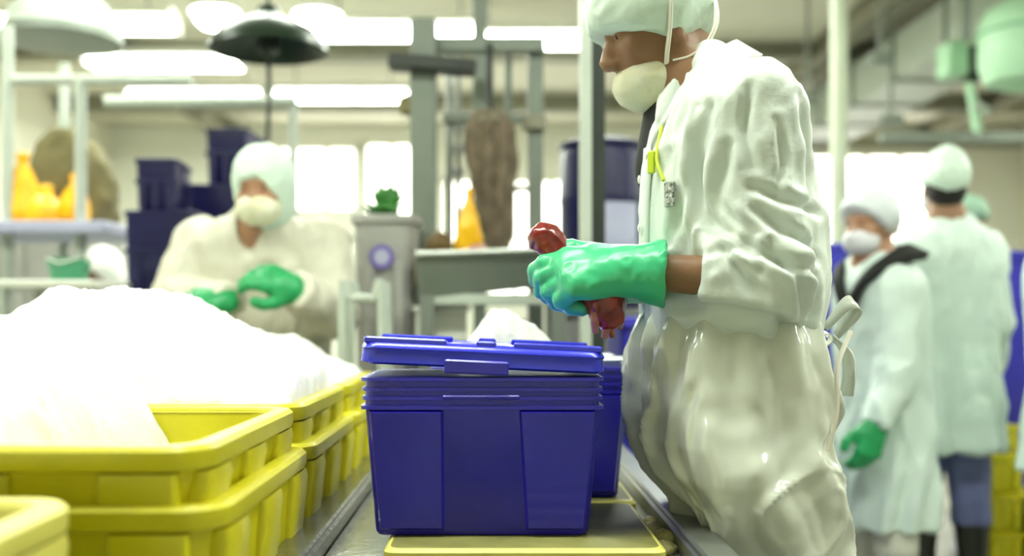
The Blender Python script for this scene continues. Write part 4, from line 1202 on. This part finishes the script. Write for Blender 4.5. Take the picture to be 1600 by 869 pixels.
# grey bin with purple emblem, leafy bundle on top
gb = tall_tub((at(600, 0, 3.75)[0], 3.87, .0), .112, .14, at(0, 335, 3.75)[2], M_GREYBIN, 'grey upright bin with a round purple emblem left of the gantry', None, name='grey_bin', cat='bin')
em = MB().lathe([(.045, 0), (.045, .004)], n=24).build('emblem', M_PURPLE, gb, True); em.rotation_euler = (math.pi / 2, 0, 0); em.location = (-.005, -.152, at(0, 402, 3.73)[2])
em2 = MB().lathe([(.028, 0), (.028, .006)], n=24).build('emblem_core', M_LILAC, em, True)
lf = empty('leafy_bundle', (at(600, 0, 3.75)[0], 3.83, at(0, 336, 3.75)[2] + .0)); tag(lf, 'bunch of green leaves lying on top of the grey bin', 'leaves')
for k in range(26):
    a = rng.uniform(0, 2 * math.pi); el_ = rng.uniform(-.1, 1.2); L_ = rng.uniform(.075, .12); w_ = .032
    d = np.array([math.cos(a) * math.cos(el_), math.sin(a) * math.cos(el_) * .8, math.sin(el_)]); sdir = unit(np.cross(d, (.1, .2, 1))); nn_ = np.cross(d, sdir)
    pts = []
    for t, q in ((0, .15), (.35, 1), (.7, .75), (1, .05)):
        for e in (-1, 0, 1): pts.append(tuple(d * L_ * t + sdir * w_ * q * e + nn_ * (-.008 * abs(e) - .02 * t * t) + np.array([0, 0, .012])))
    fc = [(r * 3 + i, r * 3 + i + 1, (r + 1) * 3 + i + 1, (r + 1) * 3 + i) for r in range(3) for i in range(2)]
    link_mesh('leaf', pts, fc, M_LEAF, lf, True).modifiers.new('thickness', 'SOLIDIFY').thickness = .001
MB().lathe([(.03, 0), (.05, .02), (.045, .045), (.015, .06)], n=14).build('stalk_core', M_LEAF, lf, True)

# white tubular stand left of the blue lid
wx0, wx1, wd = at(535, 0, 3.2)[0], at(596, 0, 3.2)[0], 3.2
ws = empty('tube_stand', (0, 0, 0)); tag(ws, 'pale tubular stand just left of the blue lid', 'stand')
for y in (wd, wd + .2):
    MB().tube(spline([(wx0, y, 0), (wx0, y, at(0, 480, wd)[2]), (wx0 + .025, y, at(0, 467, wd)[2]), (wx1 - .025, y, at(0, 467, wd)[2]), (wx1, y, at(0, 480, wd)[2]), (wx1, y, 0)], 4), .014, 8).build('frame_tube', M_GREYL, ws, True)
for x in (wx0, wx1):
    MB().tube([(x, wd, .9), (x, wd + .2, .9)], .01, 8).build('cross_tube', M_GREYL, ws, True)
    MB().tube([(x, wd, .3), (x, wd + .2, .3)], .01, 8).build('cross_tube', M_GREYL, ws, True)
# white boxes on the trough's lower shelf
for k, (u, v0, v1, w) in enumerate(((690, 478, 510, .09), (790, 500, 538, .08))):
    bz = tz(540) + .011
    hh = at(0, v0, 3.7)[2] - bz
    b = empty('foam_box', (at(u, 0, 3.7)[0], 3.74, bz)); tag(b, ['white foam box on the left of the shelf under the trough', 'smaller white foam box on the right of the shelf under the trough'][k], 'box', 'foam boxes under the trough')
    MB().box((0, 0, hh * .4), (w, .1, hh * .4), bev=.008).build('box_body', M_WHITEP, b); MB().box((0, 0, hh * .9), (w + .008, .106, hh * .1), bev=.006).build('box_lid', M_WHITEP, b)

# hanging cord and dark green shade
cx0 = at(419, 0, 4.6)[0]
pc_ = empty('hanging_lamp', (cx0, 4.6, 0)); tag(pc_, 'wide dark green enamel lamp shade with a long cord hanging above the masked worker', 'lamp shade')
zs = at(0, 80, 4.6)[2]
MB().lathe([(.26, 0), (.25, .02), (.20, .08), (.10, .13), (.05, .16), (.04, .2), (.045, .2), (.055, .165), (.11, .14), (.21, .09), (.262, .02), (.266, 0)], (0, 0, zs), 32, False, False).build('shade', M_GREEN_D, pc_, True)
MB().lathe([(.02, -.02), (.05, 0), (.05, .1), (.03, .18)], (0, 0, zs), 16).build('socket', M_DARK, pc_, True)
MB().tube([(0, 0, zs + .18), (0, 0, ZC)], .010, 8).build('cord', M_DARK, pc_, True)
MB().tube(spline([(0, 0, zs), (.004, 0, zs - .2), (-.004, 0, at(0, 225, 4.6)[2])], 5), .011, 8).build('pull_cord', M_DARK, pc_, True)

# ------------------------------------------------------------------ background: left
# navy crates in stacks behind the masked worker
def navy_crate(loc, W, L, H, rz, label, m=M_NAVY):
    r = empty('navy_crate', loc, rz)
    MB().loft(tub_levels([(W - .02, L - .02, .02, 0), (W - .012, L - .012, .02, .01), (W - .006, L - .006, .02, H - .02), (W - .006, L - .006, .02, H - .003), (W - .02, L - .02, .015, H - .003), (W - .03, L - .03, .015, .02)], 3), True, True).build('crate_body', m, r, True, 40)
    for z in (H - .012, H * .55):
        MB().loft(tub_levels([(W - .01, L - .01, .02, z - .012), (W, L, .02, z - .008), (W, L, .02, z + .008), (W - .01, L - .01, .02, z + .012)], 3), False, False).build('band', m, r, True, 40)
    for x in (-W * .6, 0, W * .6):
        MB().box((x, -L + .008, H * .28), (.012, .008, H * .26), bev=.003).build('wall_rib', m, r)
    tag(r, label, 'crate', 'navy crates'); return r
nd = 4.5
nx_ = lambda u: at(u, 0, nd)[0]
nz_ = lambda v: at(0, v, nd)[2]
# left pile: on the floor up to v=325, one leaning crate on top
h1 = at(0, 327, 4.3)[2]
kz = 0.0
labs = ['bottom navy crate of the left pile', 'second navy crate from the floor in the left pile', 'third navy crate from the floor in the left pile', 'navy crate just under the top one in the left pile']
for k in range(4):
    navy_crate((-1.405, nd, kz), .150, .2, h1 / 4 - .002, 0, labs[k]); kz += h1 / 4
navy_crate((-1.442, nd, kz), .090, .16, at(0, 246, 4.34)[2] - kz, math.radians(4), 'smaller navy crate on top of the left pile')
labs = ['bottom navy crate of the right pile behind the masked worker', 'second navy crate of the right pile behind the masked worker', 'third navy crate of the right pile behind the masked worker', 'fourth navy crate of the right pile beside the hooded head']
h2 = at(0, 286, 4.75)[2]; kz = 0.
for k in range(4):
    navy_crate((-1.29, 4.95, kz), .133, .2, h2 / 4 - .002, 0, labs[k]); kz += h2 / 4
navy_crate((-1.242, 4.95, kz), .102, .16, at(0, 200, 4.8)[2] - kz, math.radians(-3), 'topmost narrow navy crate of the right pile, beside the hood')
# pale steel rack with orange bags
rd = 4.7
rxx = lambda u: at(u, 0, rd)[0]
rzz = lambda v: at(0, v, rd)[2]
rk = empty('steel_rack', (0, 0, 0)); tag(rk, 'pale steel rack at the left edge carrying orange bags', 'rack')
for u, v in ((12, 40), (126, 122), (100, 100)):
    y = rd if u != 100 else rd + .5
    px = at(u, 0, y)[0]
    MB().tube([(px, y, 0), (px, y, at(0, v, y)[2])], .026, 10).build('post', M_GREYL, rk, True)
MB().tube([(rxx(-120), rd + .5, 0), (rxx(-120), rd + .5, rzz(100))], .026, 10).build('post', M_GREYL, rk, True)
MB().tube([(rxx(100), rd + .5, rzz(122)), (rxx(430), rd + .5, rzz(122))], .03, 10).build('top_rail', M_GREYL, rk, True)
MB().tube([(rxx(12), rd, rzz(124)), (rxx(300), rd, rzz(126))], .024, 10).build('top_rail', M_GREYL, rk, True)
MB().tube([(rxx(425), rd + .5, rzz(122)), (rxx(425), rd + .5, 0)], .024, 10).build('post', M_GREYL, rk, True)
MB().box(((rxx(-120) + rxx(180)) / 2, rd + .2, rzz(358)), ((rxx(180) - rxx(-120)) / 2, .33, .026), bev=.006).build('shelf', M_LILAC, rk)
MB().box(((rxx(-120) + rxx(140)) / 2, rd + .2, .45), ((rxx(140) - rxx(-120)) / 2, .33, .02), bev=.006).build('shelf', M_GREYL, rk)
gc = empty('grey_cabinet', (at(70, 0, 6.9)[0], 6.9, 0)); tag(gc, 'dull grey cabinet far behind the rack legs', 'cabinet')
MB().box((0, 0, .85), (.62, .25, .85), bev=.01).build('cabinet_body', M_GREYBIN, gc)
for sx in (-1, 1):
    dd = MB().box((sx * .305, -.26, .85), (.295, .012, .8), bev=.006).build('door', M_GREYBIN, gc)
    MB().box((sx * .06, -.285, .9), (.012, .014, .08), bev=.004).build('handle', M_STEEL, dd)
sz_ = rzz(358) + .028
bag('plastic_bag', (rxx(28), rd + .05, sz_), .33, .085, M_ORANGE, 11, 'tall knotted orange plastic bag at the left end of the rack shelf', group='orange bags on the rack')
bag('plastic_bag', (rxx(68), rd + .02, sz_), .17, .09, M_ORANGE, 12, 'low slumped orange bag between the two knotted ones on the rack', group='orange bags on the rack')
bag('plastic_bag', (rxx(105), rd + .06, sz_), .23, .075, M_ORANGE, 13, 'knotted orange plastic bag nearest the rack post', group='orange bags on the rack', lean=.02)
tp = SDF().loft([(0, 0, 0, .21, .1), (.2, .0, 0, .2, .1), (.34, -.02, 0, .15, .08), (.44, -.05, 0, .07, .06)], k=.02)
o = sdf_obj('tarp_bundle', tp, .014, M_OLIVE, None, lambda V: ((1 - np.abs(2 * fbm(V * np.array((10, 10, 5)), 4, 3) - 1)) - .5) * .05); o.location = (rxx(72), rd + .3, sz_ + .03); tag(o, 'olive brown tarp bundle behind the orange bags on the rack', 'bundle')
# hood over the rack
hd_ = empty('extractor_hood', (at(98, 0, 5.6)[0], 5.6, 0)); tag(hd_, 'pale domed extractor hood above the left rack', 'hood')
z0 = at(0, 62, 5.6)[2]
MB().lathe([(.30, 0), (.30, .05), (.26, .16), (.17, .25), (.09, .29), (.09, ZC - z0)], (0, 0, z0), 28, True, False).build('hood_dome', M_GREYL, hd_, True, 50)
MB().lathe([(.29, -.02), (.315, -.015), (.315, .03), (.29, .035)], (0, 0, z0), 28).build('hood_lip', M_GREYP, hd_, True, 40)
# green bucket on a small table left of the far worker
gbk = empty('green_bucket', (at(108, 0, 4.75)[0] + .0, 4.1, .9)); 
gbz = at(0, 432, 4.1)[2]
gbk.location = (at(108, 0, 4.1)[0], 4.1, gbz - .02)
MB().lathe([(.055, 0), (.07, .004), (.085, .085), (.09, .09), (.082, .092), (.066, .012)], n=24).build('bucket_body', mat('bucket_green', '3f8f6a', .4), gbk, True, 45)
MB().tube(spline([(-.088, 0, .08), (-.06, -.06, .09), (0, -.095, .07), (.06, -.06, .09), (.088, 0, .08)], 5), .004, 6).build('handle', M_WHITEP, gbk, True)
tag(gbk, 'dull green bucket just above the ice heap at the left', 'bucket')
stb = empty('side_table', (at(100, 0, 4.1)[0], 4.1, 0)); tag(stb, 'pale table under the green bucket, behind the ice heap', 'table')
zt_ = gbz - .022
MB().box((0, 0, zt_ - .015), (.2, .2, .015), bev=.005).build('table_top', M_WHITEP, stb)
for a in (-1, 1):
    for b in (-1, 1):
        MB().box((a * .17, b * .17, (zt_ - .03) / 2), (.02, .02, (zt_ - .03) / 2)).build('leg', M_GREYL, stb)

# ------------------------------------------------------------------ background: right
cdx, cdy = at(1311, 0, 6.0)[0], 6.0
cl_ = empty('pale_column', (cdx, cdy, 0)); tag(cl_, 'thin pale green grey column right of the tall worker', 'column')
MB().tube([(0, 0, .02), (0, 0, ZC)], .05, 16).build('shaft', mat('column_paint', 'b7bfa8', .5), cl_, True)
MB().box((0, 0, .01), (.12, .12, .01), bev=.003).build('base_plate', M_GREYP, cl_)
# hanging motor unit
hm = empty('hanging_motor', (at(1508, 0, 7.0)[0], 7.0, 0)); tag(hm, 'pale green box and dark cylinder motor unit hung from the ceiling at upper right', 'motor')
hz = lambda v: at(0, v, 7.0)[2]
hx = lambda u: at(u, 0, 7.0)[0] - at(1508, 0, 7.0)[0]
MB().box((hx(1488), 0, (hz(68) + hz(122)) / 2), (.075, .1, (hz(68) - hz(122)) / 2), bev=.02).build('motor_box', M_MINT, hm)
MB().lathe([(.03, -.13), (.055, -.12), (.055, .1), (.03, .12)], (hx(1519), 0, hz(100)), 20).build('motor_cylinder', M_DARK, hm, True, 40)
MB().lathe([(.06, 0), (.05, .05), (.02, .07)], (hx(1519), 0, hz(74)), 16).build('cylinder_cap', M_GREYL, hm, True, 40)
MB().tube([(hx(1510), .0, hz(68)), (hx(1510), 0, ZC)], .025, 10).build('hanger', M_GREYP, hm, True)
MB().tube(spline([(hx(1515), 0, hz(128)), (hx(1520), 0, hz(160)), (hx(1528), 0, hz(212))], 5), .03, 10).build('down_pipe', M_MINT, hm, True)
MB().box((hx(1500), 0, hz(215)), (.55, .03, .035), bev=.008).build('bracket_bar', M_GREYP, hm)
MB().box((hx(1530), -.02, hz(170)), (.06, .03, .03), rot=Matrix.Rotation(.6, 3, 'Y'), bev=.008).build('bracket_arm', M_GREYL, hm)
# mint tank under the ceiling at the right edge
mt = empty('mint_tank', (at(1605, 0, 6.5)[0], 6.5, 0)); tag(mt, 'big mint green tank hung under the ceiling at the right edge', 'tank')
mz = lambda v: at(0, v, 6.5)[2]
MB().lathe([(.12, mz(140)), (.25, mz(128)), (.29, mz(100)), (.29, mz(40)), (.25, mz(15)), (.12, mz(0))], n=28).build('tank_body', M_MINT, mt, True, 50)
MB().lathe([(.285, mz(52) - .012), (.302, mz(52) - .008), (.302, mz(52) + .008), (.285, mz(52) + .012)], n=28).build('hoop', mat('mint_dark', '7fb58e', .5), mt, True, 40)
MB().tube([(-.1, -.31, mz(150)), (-.12, -.31, ZC)], .012, 8).build('cable', M_GREYP, mt, True)
MB().tube([(0, 0, mz(5)), (0, 0, ZC)], .04, 10).build('hanger', M_GREYP, mt, True)
# bracket plates on the rafters
for k, (u, v, d, s) in enumerate(((1375, 92, 7.2, .08), (1392, 188, 8.0, .09), (1262, 158, 8.3, .08))):
    x, y, z = at(u, v, d)
    o = empty('junction_box', (x, y, z)); 
    MB().box((0, 0, 0), (s, s * .7, s * .5), bev=.02).build('box_body', M_GREYP, o); MB().tube([(0, 0, s * .4), (0, 0, ZC - z)], .015, 8).build('conduit', M_GREYP, o, True)
    tag(o, ['grey junction box hung right of the thin column, upper one', 'grey junction box hung right of the thin column, lower one', 'grey junction box hung left of the thin column'][k], 'box', 'ceiling junction boxes')
# wide pale duct slanting along the ceiling
dc = empty('air_duct', (0, 0, 0)); tag(dc, 'wide pale grey air duct under the ceiling at upper right', 'duct')
MB().box((3.75, 9.7, 3.32), (.34, 2.2, .2), bev=.03).build('duct_run', M_GREYL, dc)
for y in (7.7, 8.7, 9.7, 10.7, 11.7):
    MB().box((3.75, y, 3.32), (.36, .02, .22), bev=.006).build('flange', M_GREYP, dc)
    MB().box((3.75, y, 3.63), (.015, .015, .12)).build('hanger', M_GREYP, dc)
# yellow crates stacked on the floor at the right
def small_crate(loc, W, L, H, rz, label):
    r = empty('yellow_crate', loc, rz)
    MB().loft(tub_levels([(W - .02, L - .02, .02, 0), (W - .012, L - .012, .02, .01), (W - .006, L - .006, .02, H - .02), (W - .006, L - .006, .02, H - .003), (W - .02, L - .02, .015, H - .003), (W - .03, L - .03, .015, .02)], 3), True, True).build('crate_body', M_YEL, r, True, 40)
    MB().loft(tub_levels([(W - .01, L - .01, .02, H - .026), (W + .004, L + .004, .02, H - .022), (W + .004, L + .004, .02, H - .002), (W - .01, L - .01, .02, H)], 3), False, False).build('rim', M_YEL, r, True, 40)
    for x in (-W * .55, W * .55):
        MB().box((x, -L + .006, H * .42), (.015, .008, H * .36), bev=.003).build('wall_rib', M_YEL, r)
    tag(r, label, 'crate', 'yellow crates by the right edge'); return r
yd = 4.55
yx = lambda u: at(u, 0, yd)[0]
yz = lambda v: at(0, v, yd)[2]
hh = yz(702) / 3
for k in range(3):
    small_crate((yx(1545), yd, k * hh), .085, .16, hh - .002, 0, ['bottom yellow crate of the taller right stack', 'middle yellow crate of the taller right stack', 'third yellow crate up in the taller right stack'][k])
small_crate((yx(1549), yd, 3 * hh), .055, .12, yz(660) - 3 * hh, math.radians(6), 'small yellow crate topping the taller right stack')
for k in range(2):
    small_crate((yx(1606), yd - .05, k * yz(766) / 2), .075, .16, yz(766) / 2 - .002, 0, ['bottom yellow crate of the lower stack at the right edge', 'top yellow crate of the lower stack at the right edge'][k])
